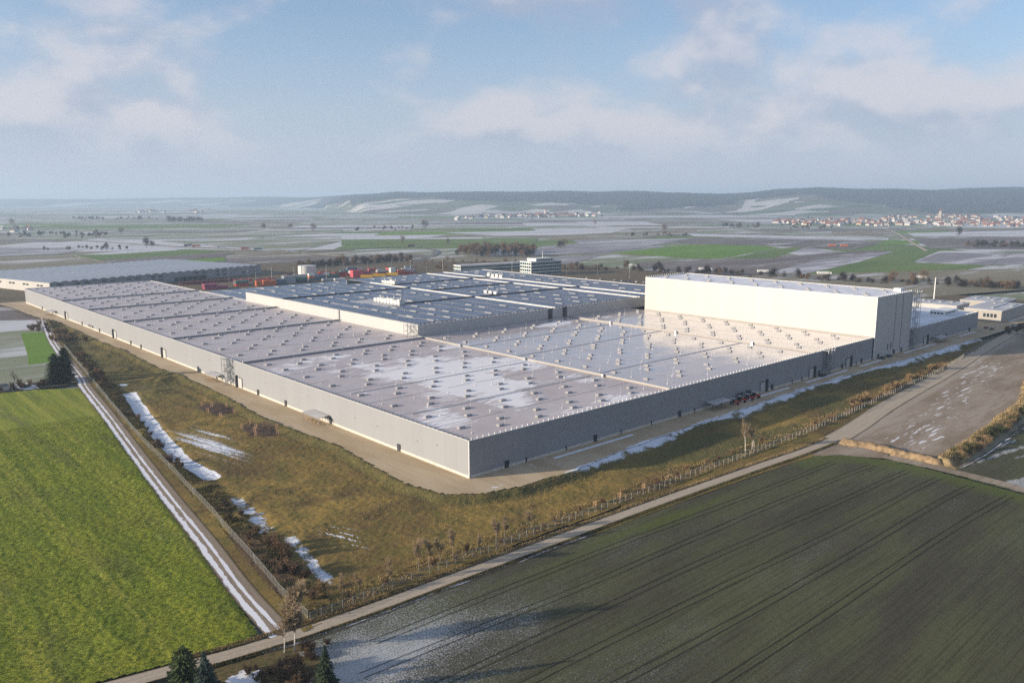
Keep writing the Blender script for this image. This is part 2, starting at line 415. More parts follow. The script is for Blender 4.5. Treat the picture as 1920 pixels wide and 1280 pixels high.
g.put(b.inputs['Base Color'], col); g.put(b.inputs['Normal'], g.bump(g.math('ADD', fine, row), 0.8, 0.12))
M['wheat'] = m
def road_mat(name, c, snow_side, amount=1.0):
    m, g, b = new_mat(name, 0.85, 0.2)
    uv = g.add('ShaderNodeTexCoord').outputs['UV']; s = g.add('ShaderNodeSeparateXYZ', {0: uv}); u = s.outputs[0]
    fine = g.noise(g.coord(), 1.5, 6, 0.7); long = g.noise(g.add('ShaderNodeMapping', {'Vector': uv, 'Scale': (6, 0.05, 1)}).outputs[0], 1.0, 4, 0.6)
    col = g.mix(g.step(fine, 0.3, 0.7), tuple(x * 0.85 for x in c), tuple(x * 1.15 for x in c))
    col = g.mix(g.step(long, 0.45, 0.7, 0, 0.45), col, tuple(x * 0.6 for x in c))
    edge = g.math('ABSOLUTE', g.math('SUBTRACT', u, 0.5))
    col = g.mix(g.step(g.math('ADD', edge, g.math('MULTIPLY', g.math('SUBTRACT', fine, 0.5), 0.2)), 0.40, 0.48), col, (0.12, 0.09, 0.05))
    if snow_side:
        band = 0.0
        for ctr, wd in snow_side:
            bnd = g.math('SUBTRACT', 1.0, g.math('DIVIDE', g.math('ABSOLUTE', g.math('SUBTRACT', u, ctr)), wd))
            band = g.math('MAXIMUM', band, bnd)
        brk = g.noise(g.add('ShaderNodeMapping', {'Vector': uv, 'Scale': (3, 0.12, 1)}).outputs[0], 1.0, 6, 0.65)
        f = g.step(g.math('ADD', g.math('MULTIPLY', band, amount), g.math('MULTIPLY', g.math('SUBTRACT', brk, 0.5), 2.2)), 0.30, 0.42)
        col = g.mix(f, col, (0.70, 0.71, 0.75))
    g.put(b.inputs['Base Color'], col); g.put(b.inputs['Normal'], g.bump(fine, 0.3, 0.05))
    return m
M['lane'] = road_mat('pale farm lane', (0.40, 0.335, 0.255), None)
M['track'] = road_mat('snowy dirt track', (0.26, 0.205, 0.15), [(0.22, 0.17), (0.58, 0.10)])
M['verge_snow'] = road_mat('snowy verge', (0.085, 0.07, 0.045), [(0.5, 0.5)], 0.42)
M['asphalt'] = road_mat('old asphalt', (0.16, 0.155, 0.155), None)
M['rut'] = simple('wheel ruts', (0.036, 0.033, 0.026), 1.0, 0.4, 0.5, 0.0)
m, g, b = new_mat('bare yard', 0.92, 0.15)
big = g.noise(g.coord((0.25, 1, 1), R(-10)), 0.10, 5, 0.6); fine = g.noise(g.coord(), 1.2, 6, 0.7); st = g.noise(g.coord((0.18, 1.5, 1), R(-11)), 0.5, 5, 0.65)
col = g.mix(g.step(big, 0.35, 0.65), (0.235, 0.185, 0.135), (0.335, 0.28, 0.225))
col = g.mix(g.step(st, 0.42, 0.66, 0, 0.5), col, (0.185, 0.130, 0.075))
v = g.math('ADD', g.attr('snow'), g.math('MULTIPLY', g.math('SUBTRACT', st, 0.5), 2.2))
col = g.mix(g.step(v, 0.62, 0.74), col, (0.68, 0.68, 0.70))
col = g.mix(g.attr('green'), col, (0.36, 0.31, 0.255))
g.put(b.inputs['Base Color'], col); g.put(b.inputs['Normal'], g.bump(fine, 0.5, 0.1))
M['yard'] = m
M['earth'] = simple('raw earth', (0.235, 0.168, 0.100), 0.95, 0.35, 0.7, 0.1, 0, 0.8)
M['straw'] = simple('dead grass', (0.285, 0.215, 0.115), 0.95, 0.35, 0.25, 0.05)
M['weed'] = simple('green brown weeds', (0.105, 0.095, 0.045), 0.95, 0.4, 0.3, 0.05)
M['leafy'] = simple('crop leaves', (0.275, 0.295, 0.036), 0.85, 0.38, 0.12, 0.15)

def field_mat(name, c1, c2, frost=0.0, rot=0.0):
    m, g, b = new_mat(name, 0.95, 0.08)
    big = g.noise(g.coord((0.25, 1, 1), rot), 0.010, 5, 0.6); row = g.noise(g.coord((0.03, 1.0, 1), rot), 0.10, 4, 0.6)
    col = g.mix(g.step(big, 0.35, 0.65), c1, c2)
    col = g.mix(g.step(row, 0.45, 0.7, 0, 0.35), col, tuple(x * 0.65 for x in c1))
    if frost:
        n = g.noise(g.coord((0.2, 1, 1), rot, loc=(31, 7, 0)), 0.02, 7, 0.68)
        col = g.mix(g.step(n, 0.62 - frost * 0.35, 0.74 - frost * 0.30, 0, 0.9), col, (0.52, 0.53, 0.56))
    g.put(b.inputs['Base Color'], col); return m
FM = [field_mat('frosted pasture', (0.177, 0.203, 0.124), (0.242, 0.254, 0.177), 0.42, R(20)),
      field_mat('winter green', (0.109, 0.165, 0.050), (0.147, 0.203, 0.061), 0.06, R(25)),
      field_mat('ploughed soil', (0.153, 0.132, 0.127), (0.195, 0.171, 0.165), 0.22, R(15)),
      field_mat('snow field', (0.354, 0.348, 0.354), (0.543, 0.543, 0.566), 0.70, R(18)),
      field_mat('dull stubble', (0.195, 0.177, 0.124), (0.242, 0.218, 0.159), 0.28, R(30)),
      field_mat('bright green', (0.118, 0.218, 0.031), (0.153, 0.254, 0.038), 0.0, R(-5)),
      field_mat('rimed soil', (0.230, 0.218, 0.236), (0.301, 0.289, 0.313), 0.40, R(10))]

# ------------------------------------------------------------------ the land
M['plain'] = FM[0]
n = 64; gv = [(0, 0, GZ - 1.15)] + [(15000 * math.cos(2 * math.pi * i / n), 15000 * math.sin(2 * math.pi * i / n), GZ - 1.15) for i in range(n)]
me = bpy.data.meshes.new('ground'); me.from_pydata(gv, [], [(0, i + 1, (i + 1) % n + 1) for i in range(n)]); me.materials.append(M['plain'])
tag(link('ground', me), kind='structure')

# a mosaic of fields over the valley floor: strips laid out by repeated halving
def split(x0, y0, x1, y1, depth, out):
    w, h = x1 - x0, y1 - y0
    if depth == 0 or (w < 420 and h < 190) or (depth < 4 and random.random() < 0.10):
        out.append((x0, y0, x1, y1)); return
    if w / 2.3 > h: c = x0 + w * random.uniform(0.35, 0.65); split(x0, y0, c, y1, depth - 1, out); split(c, y0, x1, y1, depth - 1, out)
    else: c = y0 + h * random.uniform(0.35, 0.65); split(x0, y0, x1, c, depth - 1, out); split(x0, c, x1, y1, depth - 1, out)
cells = []; split(-7000, 560, 7000, 9000, 11, cells)
V = []; F = []; MI = []
ca, sa = math.cos(R(-40)), math.sin(R(-40))          # strips run across the view
for (x0, y0, x1, y1) in cells:
    k = len(V)
    for (x, y) in ((x0, y0), (x1, y0), (x1, y1), (x0, y1)):
        q = (CAMX + x * ca - (y + 0.12 * x) * sa, CAMY + x * sa + (y + 0.12 * x) * ca); V.append((q[0], q[1], GZ - 0.45))
    F.append((k, k + 1, k + 2, k + 3)); MI.append(random.choices(range(7), (30, 12, 14, 19, 12, 2, 11))[0])
tag(link('farmland', mesh_np('farmland', V, F, FM, midx=MI)), kind='structure')
def field(pts, mi, dz=0.0, name='field'):
    w = [P(x, y, GZ) for x, y in pts]
    b = MB(); b.quad([(x, y, GZ - 0.30 + dz) for x, y in w]); me = b.mesh(name, FM[mi])
    if me.polygons[0].normal.z < 0: me.flip_normals()
    return tag(link(name, me), kind='structure')
FIELDS = [
 ([(1180, 488), (1420, 483), (1620, 469), (1680, 471), (1613, 490), (1510, 512), (1340, 518), (1210, 502)], 2),
 ([(1140, 474), (1200, 468), (1280, 459), (1400, 457), (1463, 464), (1403, 475), (1347, 484), (1280, 483), (1225, 479)], 5),
 ([(1463, 465), (1512, 462), (1453, 483), (1365, 486), (1400, 477)], 1),
 ([(1040, 497), (1130, 478), (1225, 480), (1290, 484), (1400, 485), (1200, 492), (1120, 505)], 0),
 ([(1673, 471), (1763, 469), (1713, 490), (1850, 497), (1757, 517), (1600, 535), (1500, 520), (1513, 512), (1613, 490)], 1),
 ([(1670, 471), (1530, 487), (1440, 512), (1511, 513), (1613, 490), (1674, 472)], 6),
 ([(1760, 473), (1895, 475), (1857, 497), (1713, 492)], 6),
 ([(1850, 498), (1990, 492), (1990, 535), (1757, 517)], 0),
 ([(1897, 474), (2020, 476), (2000, 490), (1860, 497)], 6),
 ([(1290, 438), (1668, 446), (1665, 450), (1300, 443)], 3),
 ([(1560, 434), (1668, 431), (1680, 442), (1560, 441)], 4),
 ([(1300, 445), (1660, 452), (1600, 468), (1470, 462), (1280, 456), (1240, 452)], 2),
 ([(1700, 437), (1990, 430), (1990, 444), (1715, 443)], 3),
 ([(1710, 446), (1990, 446), (1990, 468), (1745, 466)], 2),
 ([(640, 449), (1010, 447), (1000, 457), (760, 456), (640, 460)], 1),
 ([(640, 442), (840, 440), (780, 448), (640, 449)], 3),
 ([(830, 436), (1180, 429), (1130, 440), (930, 442)], 3),
 ([(980, 444), (1290, 430), (1320, 435), (1200, 447), (1060, 450)], 4),
 ([(1010, 462), (1140, 452), (1300, 446), (1180, 468), (1090, 476)], 6),
 ([(133, 479), (350, 467), (432, 469), (372, 476), (180, 488)], 1),
 ([(180, 488), (372, 476), (440, 473), (418, 481), (243, 493)], 2),
 ([(243, 494), (420, 482), (424, 489), (330, 496)], 5),
 ([(60, 478), (146, 477), (320, 465), (334, 469), (200, 477)], 3),
 ([(-60, 486), (120, 480), (180, 490), (240, 494), (200, 502), (-60, 512)], 4),
 ([(-60, 463), (120, 465), (160, 468), (110, 476), (-60, 482)], 6),
 ([(150, 440), (430, 436), (640, 430), (640, 436), (420, 447), (200, 448)], 0),
 ([(300, 452), (560, 447), (640, 452), (560, 470), (430, 463)], 0),
 ([(420, 500), (640, 481), (760, 475), (840, 482), (760, 500), (600, 520), (500, 520)], 2),
 ([(640, 492), (860, 478), (1010, 487), (980, 500), (800, 508), (660, 512)], 4),
 ([(1000, 484), (1130, 478), (1080, 492), (1010, 500)], 6),
]
for k, (pts, mi) in enumerate(FIELDS): field(pts, mi, 0.012 * k)

# hills that close the valley
RIDGE = [(-900, 372), (0, 374), (200, 373), (400, 371.5), (600, 370), (640, 368), (700, 365), (745, 361), (800, 363), (960, 361), (1100, 361.5), (1280, 361.5), (1350, 362.5), (1450, 358), (1530, 355.5), (1700, 357), (1850, 354), (1920, 353), (2900, 350)]
FOOT = [(-900, 386), (0, 387), (500, 388), (600, 391), (680, 401), (900, 403), (1150, 402), (1450, 403), (1920, 402), (2900, 402)]
rx, ry = zip(*RIDGE); fx_, fy_ = zip(*FOOT)
DK = math.hypot(FPX, 265)
def az_dist(px):
    foot = (CAMZ - GZ) * DK / (np.interp(px, fx_, fy_) - 375)
    ridge = foot + 1900 + 500 * vnoise(px / 180.0, px * 0, 5)
    rh = CAMZ + ridge * (375 - np.interp(px, rx, ry)) / DK - 15 + 22 * (vnoise(px / 70.0, px * 0, 6) - 0.5)
    return foot, ridge, rh
def hill_xy(px, d):
    r = (px - 960) / DK * d
    return CAMX + d * CF + r * SF, CAMY + d * SF - r * CF
def hill_h(px, d):
    foot, ridge, rh = az_dist(px); t = (d - foot) / (ridge - foot)
    x, y = hill_xy(px, d)
    s = sstep(t, 0, 1.0) ** 0.8
    h = (rh - GZ) * s
    h = h + np.clip(t * 4, 0, 1) * np.clip((1.05 - t) * 4, 0, 1) * (fbm(x / 700, y / 700, 11, 3) - 0.5) * 75 * np.clip(1.3 - t, 0.2, 1)
    h = np.where(t > 1, (rh - GZ) * (1 - sstep(t, 1.25, 2.2)), h)
    return np.where(t <= 0, -1.2, h)
pxs = np.arange(-900, 2900, 9.0); ts = np.concatenate([np.linspace(-0.03, 1.05, 46), np.linspace(1.15, 2.2, 8)])
PX, T = np.meshgrid(pxs, ts); foot, ridge, rh = az_dist(PX); D = foot + T * (ridge - foot)
HX, HY = hill_xy(PX, D); HZ = GZ + hill_h(PX, D)
nx = len(pxs); jj, ii = np.meshgrid(np.arange(len(ts) - 1), np.arange(nx - 1), indexing='ij'); a = (jj * nx + ii).ravel()
m, g, b = new_mat('hill fields and meadows', 0.95, 0.05)
vor = g.add('ShaderNodeTexVoronoi', {'Vector': g.coord((0.5, 1, 0.0), R(42)), 'Scale': 0.0052, 'Randomness': 0.9}, distance='MANHATTAN')
vs = g.add('ShaderNodeSeparateXYZ', {0: vor.outputs['Color']})
col = g.mix(g.step(vs.outputs[0], 0.30, 0.34), (0.065, 0.100, 0.035), (0.110, 0.125, 0.065))
col = g.mix(g.step(vs.outputs[1], 0.70, 0.73), col, (0.46, 0.45, 0.44))
col = g.mix(g.step(vs.outputs[2], 0.80, 0.84), col, (0.12, 0.10, 0.08))
nn = g.noise(g.coord(), 0.006, 6, 0.65)
col = g.mix(g.step(nn, 0.5, 0.75, 0, 0.5), col, (0.33, 0.33, 0.33))
g.put(b.inputs['Base Color'], col)
tag(link('hills', mesh_np('hills', np.stack([HX.ravel(), HY.ravel(), HZ.ravel()], 1), np.stack([a, a + 1, a + 1 + nx, a + nx], 1), m, smooth=True)), kind='structure')

# woods on the hills and far copses that read as one mass: many small crowns in one mesh
def crowns(name, pts, rad, hgt, mat, jit=0.35, base=0.0):
    pts = np.asarray(pts, float); N = len(pts); rng = np.random.default_rng(len(pts))
    ang = np.array([0, 1, 2, 3, 4]) * 2 * math.pi / 5
    r = rad * rng.uniform(0.6, 1.3, (N, 1)); h = hgt * rng.uniform(0.65, 1.2, (N, 1))
    ring = []
    for zf, rf in ((base, 0.55), (0.55, 1.0)):
        a = ang[None] + rng.uniform(0, 6.28, (N, 1)); rr = r * rf * rng.uniform(1 - jit, 1 + jit, (N, 5))
        ring.append(np.stack([pts[:, :1] + rr * np.cos(a), pts[:, 1:2] + rr * np.sin(a), pts[:, 2:3] + h * (zf + rng.uniform(-0.08, 0.08, (N, 5)))], 2))
    top = np.stack([pts[:, 0] + rng.normal(0, 0.2, N) * r[:, 0], pts[:, 1] + rng.normal(0, 0.2, N) * r[:, 0], pts[:, 2] + h[:, 0]], 1)[:, None]
    V = np.concatenate([ring[0], ring[1], top], 1)
    f = []
    for i in range(5):
        j = (i + 1) % 5; f += [(i, j, 5 + j), (i, 5 + j, 5 + i), (5 + i, 5 + j, 10)]
    F = (np.arange(N) * 11)[:, None, None] + np.array(f)[None]
    return link(name, mesh_np(name, V.reshape(-1, 3), F.reshape(-1, 3), mat))
rng = np.random.default_rng(3)
N = 120000
px = rng.uniform(-300, 2250, N); t = rng.uniform(0.04, 1.12, N) ** 0.75
foot, ridge, rh = az_dist(px); d = foot + t * (ridge - foot); x, y = hill_xy(px, d)
fmask = t + 1.5 * (fbm(x / 1100, y / 1100, 21, 4) - 0.5) + np.interp(px, [600, 640, 760, 900, 1300, 1500, 1720, 1760, 1900], [0.05, 0.12, 0.02, -0.06, -0.05, -0.08, 0.12, 0.25, 0.2])
keep = fmask > 0.52
x, y, z = x[keep], y[keep], (GZ + hill_h(px, d))[keep]
sel = rng.random(len(x)) < 0.30
tag(crowns('hill_forest', np.stack([x, y, z], 1)[~sel], 11, 17, M['far_wood']), 'dark bare woodland covering the ridge of the far hills', 'forest', kind='stuff')
M['far_fir'] = simple('far fir wood', (0.018, 0.026, 0.022), 1.0, 0.4, 0.01, 0.0)
tag(crowns('hill_firs', np.stack([x, y, z], 1)[sel], 8, 21, M['far_fir']), 'dark firs mixed into the woodland on the far hills', 'forest', kind='stuff')

# ------------------------------------------------------------------ land round the works
APRON = [(-20, 600), (-15, 566), (-14, 496), (-9, 456), (-8, 414), (-9.8, 342), (-8.5, 304), (-11.6, 236), (-9.5, 208), (-11.1, 158), (-15, 108), (-14, 83), (-12, 57), (-15, 31), (-17, 10), (-14, -5), (-6, -12), (6, -15.2), (29, -16.5), (61, -13), (95, -11.5), (137, -10.5), (189, -8.6), (237, -9.5), (289, -12), (385, -14), (450, -15), (560, -8)]
APOLY = APRON + [(640, 120), (640, 640), (300, 900), (-20, 900)]
DITCH = [(-39, 196), (-44.7, 165), (-52.4, 118), (-57, 84), (-56.7, 60)]
POND = [(-59.5, 36), (-60.3, 21), (-62.5, 9)]
SWALE = [(-61, 0), (-62, -12), (-65.5, -28)]
def meadow_z(X, Y):
    d, al = pdist(X, Y, APRON); ins = inside(X, Y, APOLY)
    z = GZ + 1.45 * (1 - sstep(d + 1.2 * (vnoise(X / 6, Y / 6, 41) - 0.5), 0.0, 4.6))
    dd, _ = pdist(X, Y, DITCH); z -= 0.7 * (1 - sstep(dd, 1.2, 4.5))
    dd, _ = pdist(X, Y, POND); z -= 0.45 * (1 - sstep(dd, 0.8, 4.0))
    dd, _ = pdist(X, Y, SWALE); z -= 0.45 * (1 - sstep(dd, 0.5, 4.0))
    for bx, by, br, bh in ((-20, 215, 9, 1.6), (-26, 250, 10, 1.4), (-30, 188, 8, 1.0), (-17, 300, 8, 1.2), (-24, 140, 10, 0.9), (-24, 98, 10, 0.9), (-22, 330, 7, 1.0)):
        z += bh * np.exp(-((X - bx) ** 2 + (Y - by) ** 2) / (br * br)) * (0.7 + 0.6 * vnoise(X / 3, Y / 3, 43))
    z += 0.55 * (fbm(X / 9, Y / 9, 44, 4) - 0.5) + 0.26 * (vnoise(X / 0.8, Y / 0.8, 45) - 0.5) + 0.5 * sstep(Y, 120, 170) * (fbm(X / 5, Y / 8, 46, 3) - 0.5)
    return np.where(ins, np.minimum(z, -0.25), z)
def m_snow(X, Y):
    d, _ = pdist(X, Y, APRON)
    s = np.zeros_like(X)
    w = 1.6 + 11.0 * fbm(X / 22, Y / 22, 51, 2) ** 2
    shade = sstep(X, 14, 40) * (Y < 0)
    s = np.maximum(s, shade * (1.05 - sstep(d, 0.1, 1.25 * w)) * (0.30 + 1.15 * fbm(X / 4, Y / 2.5, 54, 4)))
    dd, _ = pdist(X, Y, DITCH); s = np.maximum(s, (1.35 - 0.35 * fbm(X / 3, Y / 9, 55, 3)) * (1 - sstep(dd + 1.3 * (fbm(X / 2.2, Y / 9, 56, 3) - 0.5), 1.4, 4.0)))
    dd, _ = pdist(X, Y, POND); s = np.maximum(s, (1.0 - 0.6 * fbm(X / 2, Y / 2, 57, 3)) * (1 - sstep(dd + 3.0 * (fbm(X / 2, Y / 3, 58, 3) - 0.5), 0.5, 4.2)))
    dd, _ = pdist(X, Y, SWALE); s = np.maximum(s, (1.0 - 0.6 * fbm(X / 2, Y / 2, 59, 3)) * (1 - sstep(dd + 3.0 * (fbm(X / 2, Y / 3, 60, 3) - 0.5), 0.3, 3.8)))
    # thin snow combed into lines east of the ditch
    ex = np.exp(-(((X + 43) / 11) ** 2 + ((Y - 98) / 40) ** 2)); cs, sn = math.cos(R(12)), math.sin(R(12))
    ln = vnoise((X * cs + Y * sn) / 0.9, (Y * cs - X * sn) / 22, 52)
    s = np.maximum(s, 1.1 * ex * (0.30 + 0.62 * ln))
    ex = np.exp(-(((X + 50) / 6) ** 2 + ((Y + 10) / 14) ** 2)); s = np.maximum(s, ex * (0.1 + 0.85 * (vnoise((X + 0.3 * Y) / 0.7, Y / 9, 53) > 0.72)))
    s = np.maximum(s, 0.55 * np.exp(-(((X + 31) / 2) ** 2 + ((Y - 203) / 4) ** 2)))
    s = np.maximum(s, 0.9 * np.exp(-(((X + 36) / 2.5) ** 2 + ((Y - 215) / 5) ** 2)))
    return s
def m_green(X, Y):
    d, _ = pdist(X, Y, APRON)
    gsl = (1 - sstep(d, 3, 7)) * (0.5 + 0.5 * vnoise(X / 4, Y / 4, 61))
    south = sstep(X, 20, 70) * sstep(-Y, 12, 20) * sstep(fbm(X / 30, Y / 12, 62, 3), 0.40, 0.60)
    west = sstep(Y, 150, 190) * 0.6
    return np.clip(np.maximum(np.maximum(gsl, south * 0.8), west), 0, 0.9)
def m_bed(X, Y):
    s = np.zeros_like(X)
    for bx, by, ax, ay in ((-22, 141, 7, 15), (-22.5, 98, 7, 14)):
        s = np.maximum(s, 1 - sstep(np.hypot((X - bx) / ax, (Y - by) / ay) + 0.3 * (vnoise(X / 3, Y / 3, 64) - 0.5), 0.7, 1.0))
    dd, _ = pdist(X, Y, [(-70, 10), (-74, -25)]); s = np.maximum(s, 0.8 * (1 - sstep(dd, 2, 6)))
    return s
FENCE_W = [(-5.6, 502), (-29.5, 346), (-42.6, 248), (-52, 177.5), (-59.4, 120), (-64.5, 69), (-69.1, 28), (-73.3, -4.8), (-76.4, -28), (-77.4, -41.8)]
FENCE_S = [(-77.4, -42.2), (-62, -42), (-39, -41.6), (-12.6, -41.8), (30.4, -42.7), (87.4, -43.4), (131, -43.6), (194, -40), (287, -34), (399.5, -20)]
MEADOW = FENCE_W[:] + FENCE_S[1:] + [(399.5, -4), (0, -4), (-3, 0), (-3, 502)]
MEADOW[9] = (-79, -44)
MEADOW = [(p[0] - 1.5, p[1] - 1.2) if i < 19 else p for i, p in enumerate(MEADOW)]
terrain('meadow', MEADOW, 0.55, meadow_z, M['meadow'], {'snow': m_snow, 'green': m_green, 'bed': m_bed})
def a_snow(X, Y):
    shade = (Y < 0.5) * sstep(X, 12, 30)
    d, _ = pdist(X, Y, APRON)
    strip = (1 - sstep(np.abs(-Y - 3.4), 0.5, 1.3)) * sstep(vnoise(X / 14, Y * 0, 71), 0.42, 0.5)
    edge = (1.02 - sstep(d, 0.0, 3.0)) * (0.05 + 1.15 * fbm(X / 9, Y / 2.0, 73, 3))
    return shade * np.maximum(0.95 * strip, edge) + 0.62 * np.exp(-(((X - 2) / 10) ** 2 + ((Y + 11) / 2.2) ** 2))
terrain('apron', [p for p in APRON] + [(560, 20), (442, 20), (442, 6), (6, 6), (6, 600)], 0.9, lambda X, Y: 0.05 * (fbm(X / 5, Y / 5, 72, 3) - 0.5), M['gravel'], {'snow': a_snow})
bm_ = MB(); bm_.quad([(6, 6, -0.05), (640, 6, -0.05), (640, 640, -0.05), (300, 900, -0.05), (-60, 900, -0.05), (-20, 600, -0.05), (6, 600, -0.05)])
bm_.build('works_yard', M['asphalt'])['kind'] = 'structure'

# green crop west of the track
GREEN = [(-88, 236), (-69, 233), (-53.5, 222), (-61, 158), (-73.5, 66), (-82, 2), (-87.5, -39), (-92, -40.8), (-104, -38.4), (-112, -36.6), (-140, -30.4), (-190, -20), (-190, 236)]
def crop_z(X, Y):
    d, _ = pdist(X, Y, GREEN, True)
    near = sstep(-(Y - 158 - 0.25 * (X + 61)), 0, 6)
    h = (0.10 + 0.18 * near) * sstep(d, 0, 1.2)
    cl = fbm(X / 0.9, Y / 1.3, 81, 3) - 0.45
    return GZ + h * (0.75 + 0.9 * cl + 0.9 * (vnoise(X / 0.5, Y / 0.5, 83) - 0.5)) * (0.8 + 0.4 * fbm(X / 9, Y / 30, 84, 2))
def crop_snow(X, Y):
    return 0.55 * sstep(fbm(X / 5, Y / 11, 85, 4), 0.68, 0.80)
terrain('green_field', GREEN, 0.45, crop_z, M['crop'], {'snow': crop_snow})
# older crop strip and rimed field further up the track
G2 = [(-60, 246), (-47.5, 262), (-34, 345), (-18, 430), (-40, 436), (-95, 430), (-140, 250)]
b = MB(); b.quad([(x, y, GZ - 0.10) for x, y in reversed(G2)]); b.build('field', FM[0])['kind'] = 'structure'
b = MB(); b.quad([(x, y, GZ - 0.06) for x, y in [(-44, 300), (-30, 372), (-22, 415), (-37, 422), (-52, 330), (-58, 300)]]); b.build('field', FM[5])['kind'] = 'structure'
# winter wheat south of the lane
WHEAT = [(-82, -49.4), (-66, -48.6), (-21, -50.2), (39, -52.6), (75, -54.2), (100, -57.5), (112, -61), (119, -78), (119.5, -93), (116.5, -118), (95, -185), (-100, -185), (-95, -75)]
def wheat_z(X, Y):
    return GZ - 0.05 + 0.10 * (fbm(X / 0.9, Y / 0.7, 101, 3) - 0.5) + 0.25 * (fbm(X / 25, Y / 25, 102, 2) - 0.5)
def wheat_snow(X, Y):
    s = np.exp(-(np.hypot((X + 84) / 48, (Y + 64) / 22) ** 2)) * 0.66 * (0.6 + 0.8 * fbm(X / 16, Y / 7, 106, 3))
    s = np.maximum(s, 0.20 * sstep(fbm(X / 40, Y / 12, 103, 3), 0.38, 0.75))
    return s + 0.25 * (fbm(X / 9, Y / 4, 105, 3) - 0.5)
def wheat_green(X, Y):
    d, _ = pdist(X, Y, WHEAT[5:10])
    s = 0.75 * (1 - sstep(d, 2, 13))
    s = np.maximum(s, 0.65 * np.exp(-(((Y + 57 + 0.045 * (X + 20)) / 3.0) ** 2)) * sstep(X, -40, 0) * sstep(fbm(X / 20, Y / 6, 104, 2), 0.35, 0.6))
    return s
terrain('wheat_field', WHEAT, 0.5, wheat_z, M['wheat'], {'snow': wheat_snow, 'green': wheat_green})
b = MB(); b.quad([(x, y, GZ - 0.12) for x, y in [(-160, -300), (400, -300), (420, -60), (330, -62), (236, -86), (124, -97), (100, -190), (-100, -190), (-95, -60), (-130, -44)]])
b.build('field', FM[4])['kind'] = 'structure'
# tractor tramlines in the wheat
def tram(y0, y1, xa, xb, hook):
    pts = []
    for i in range(15):
        t = i / 14; x = xa + (xb - xa) * t
        pts.append((x, y0 + (y1 - y0) * t - hook * max(0, t - 0.86) ** 2 * 50 + 0.5 * math.sin(t * 7 + y0)))
    return pts
k = 0
for y0, y1, xa, xb in ((-57.5, -66, -72, 103), (-66.5, -76, -80, 110), (-77, -86, -86, 113), (-88, -96, -80, 113), (-99, -105.5, -75, 113), (-110.5, -116, -70, 112)):
    p = tram(y0, y1, xa, xb, 0.35)
    for off in (-0.95, 0.95):
        ribbon('wheel_track', [(x, y + off) for x, y in p], 0.17, GZ + 0.035, M['rut'], zf=lambda x, y: 0.25 * (float(fbm(np.array([x / 25]), np.array([y / 25]), 102, 2)[0]) - 0.5), step=6)
# lanes and tracks
LANE = [(-175, -25), (-140, -33), (-112.6, -39.3), (-104.3, -41), (-95, -43), (-80.8, -45.0), (-64, -46.2), (-42.7, -46.8), (-17.6, -47.6), (23.7, -48.8), (75, -51.4), (106.5, -53.5), (128, -54)]
ribbon('farm_lane', LANE, 4.0, GZ + 0.03, M['lane'])
ribbon('farm_lane', [(124, -54.5), (150, -52), (197, -45.5), (285, -37), (377, -26), (490, -15)], lambda t: 9 - 2 * t, GZ + 0.09, M['lane'])
ribbon('snowy_verge', [(-90, -46.6), (-81, -48.3), (-64, -49.4), (-42.7, -50), (-17.6, -50.8), (0, -51.6)], 1.6, GZ + 0.045, M['verge_snow'])
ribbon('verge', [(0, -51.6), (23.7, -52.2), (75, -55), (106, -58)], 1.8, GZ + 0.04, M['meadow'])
TRACK = [(-4.7, 509), (-29.4, 371.5), (-45.6, 250.6), (-50.5, 222.4), (-58.6, 158.9), (-66.8, 99.6), (-73.3, 49.9), (-77.9, 11.7), (-82.2, -19.4), (-84.3, -43)]
ribbon('dirt_track', TRACK, 5.6, GZ + 0.05, M['track'])
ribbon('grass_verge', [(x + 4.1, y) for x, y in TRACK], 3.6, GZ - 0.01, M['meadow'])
# building yard to the east with its banks
YARD = [(124, -57), (126, -74), (128, -92), (160, -91), (242, -84), (330, -62), (500, -14), (420, -20), (328, -30), (200, -47), (150, -53)]
def y_snow(X, Y):
    d, al = pdist(X, Y, [(145, -75), (230, -60), (330, -42)])
    return 0.48 * (1 - sstep(d, 5, 13))
def y_pave(X, Y):
    d, _ = pdist(X, Y, [(124, -55), (150, -53.5), (197, -48), (285, -39), (377, -27), (490, -14)]); return 0.7 * (1 - sstep(d, 4.5, 6.5))
terrain('bare_yard', YARD, 1.0, lambda X, Y: GZ + 0.045 + 0.12 * (fbm(X / 7, Y / 7, 111, 3) - 0.5), M['yard'], {'snow': y_snow, 'green': y_pave})
BANK_N = [(127, -60), (128.5, -68), (128.5, -78), (128, -90)]
BANK_E = [(131, -91.5), (160, -91), (200, -88), (242, -84.5), (330, -64), (480, -20)]
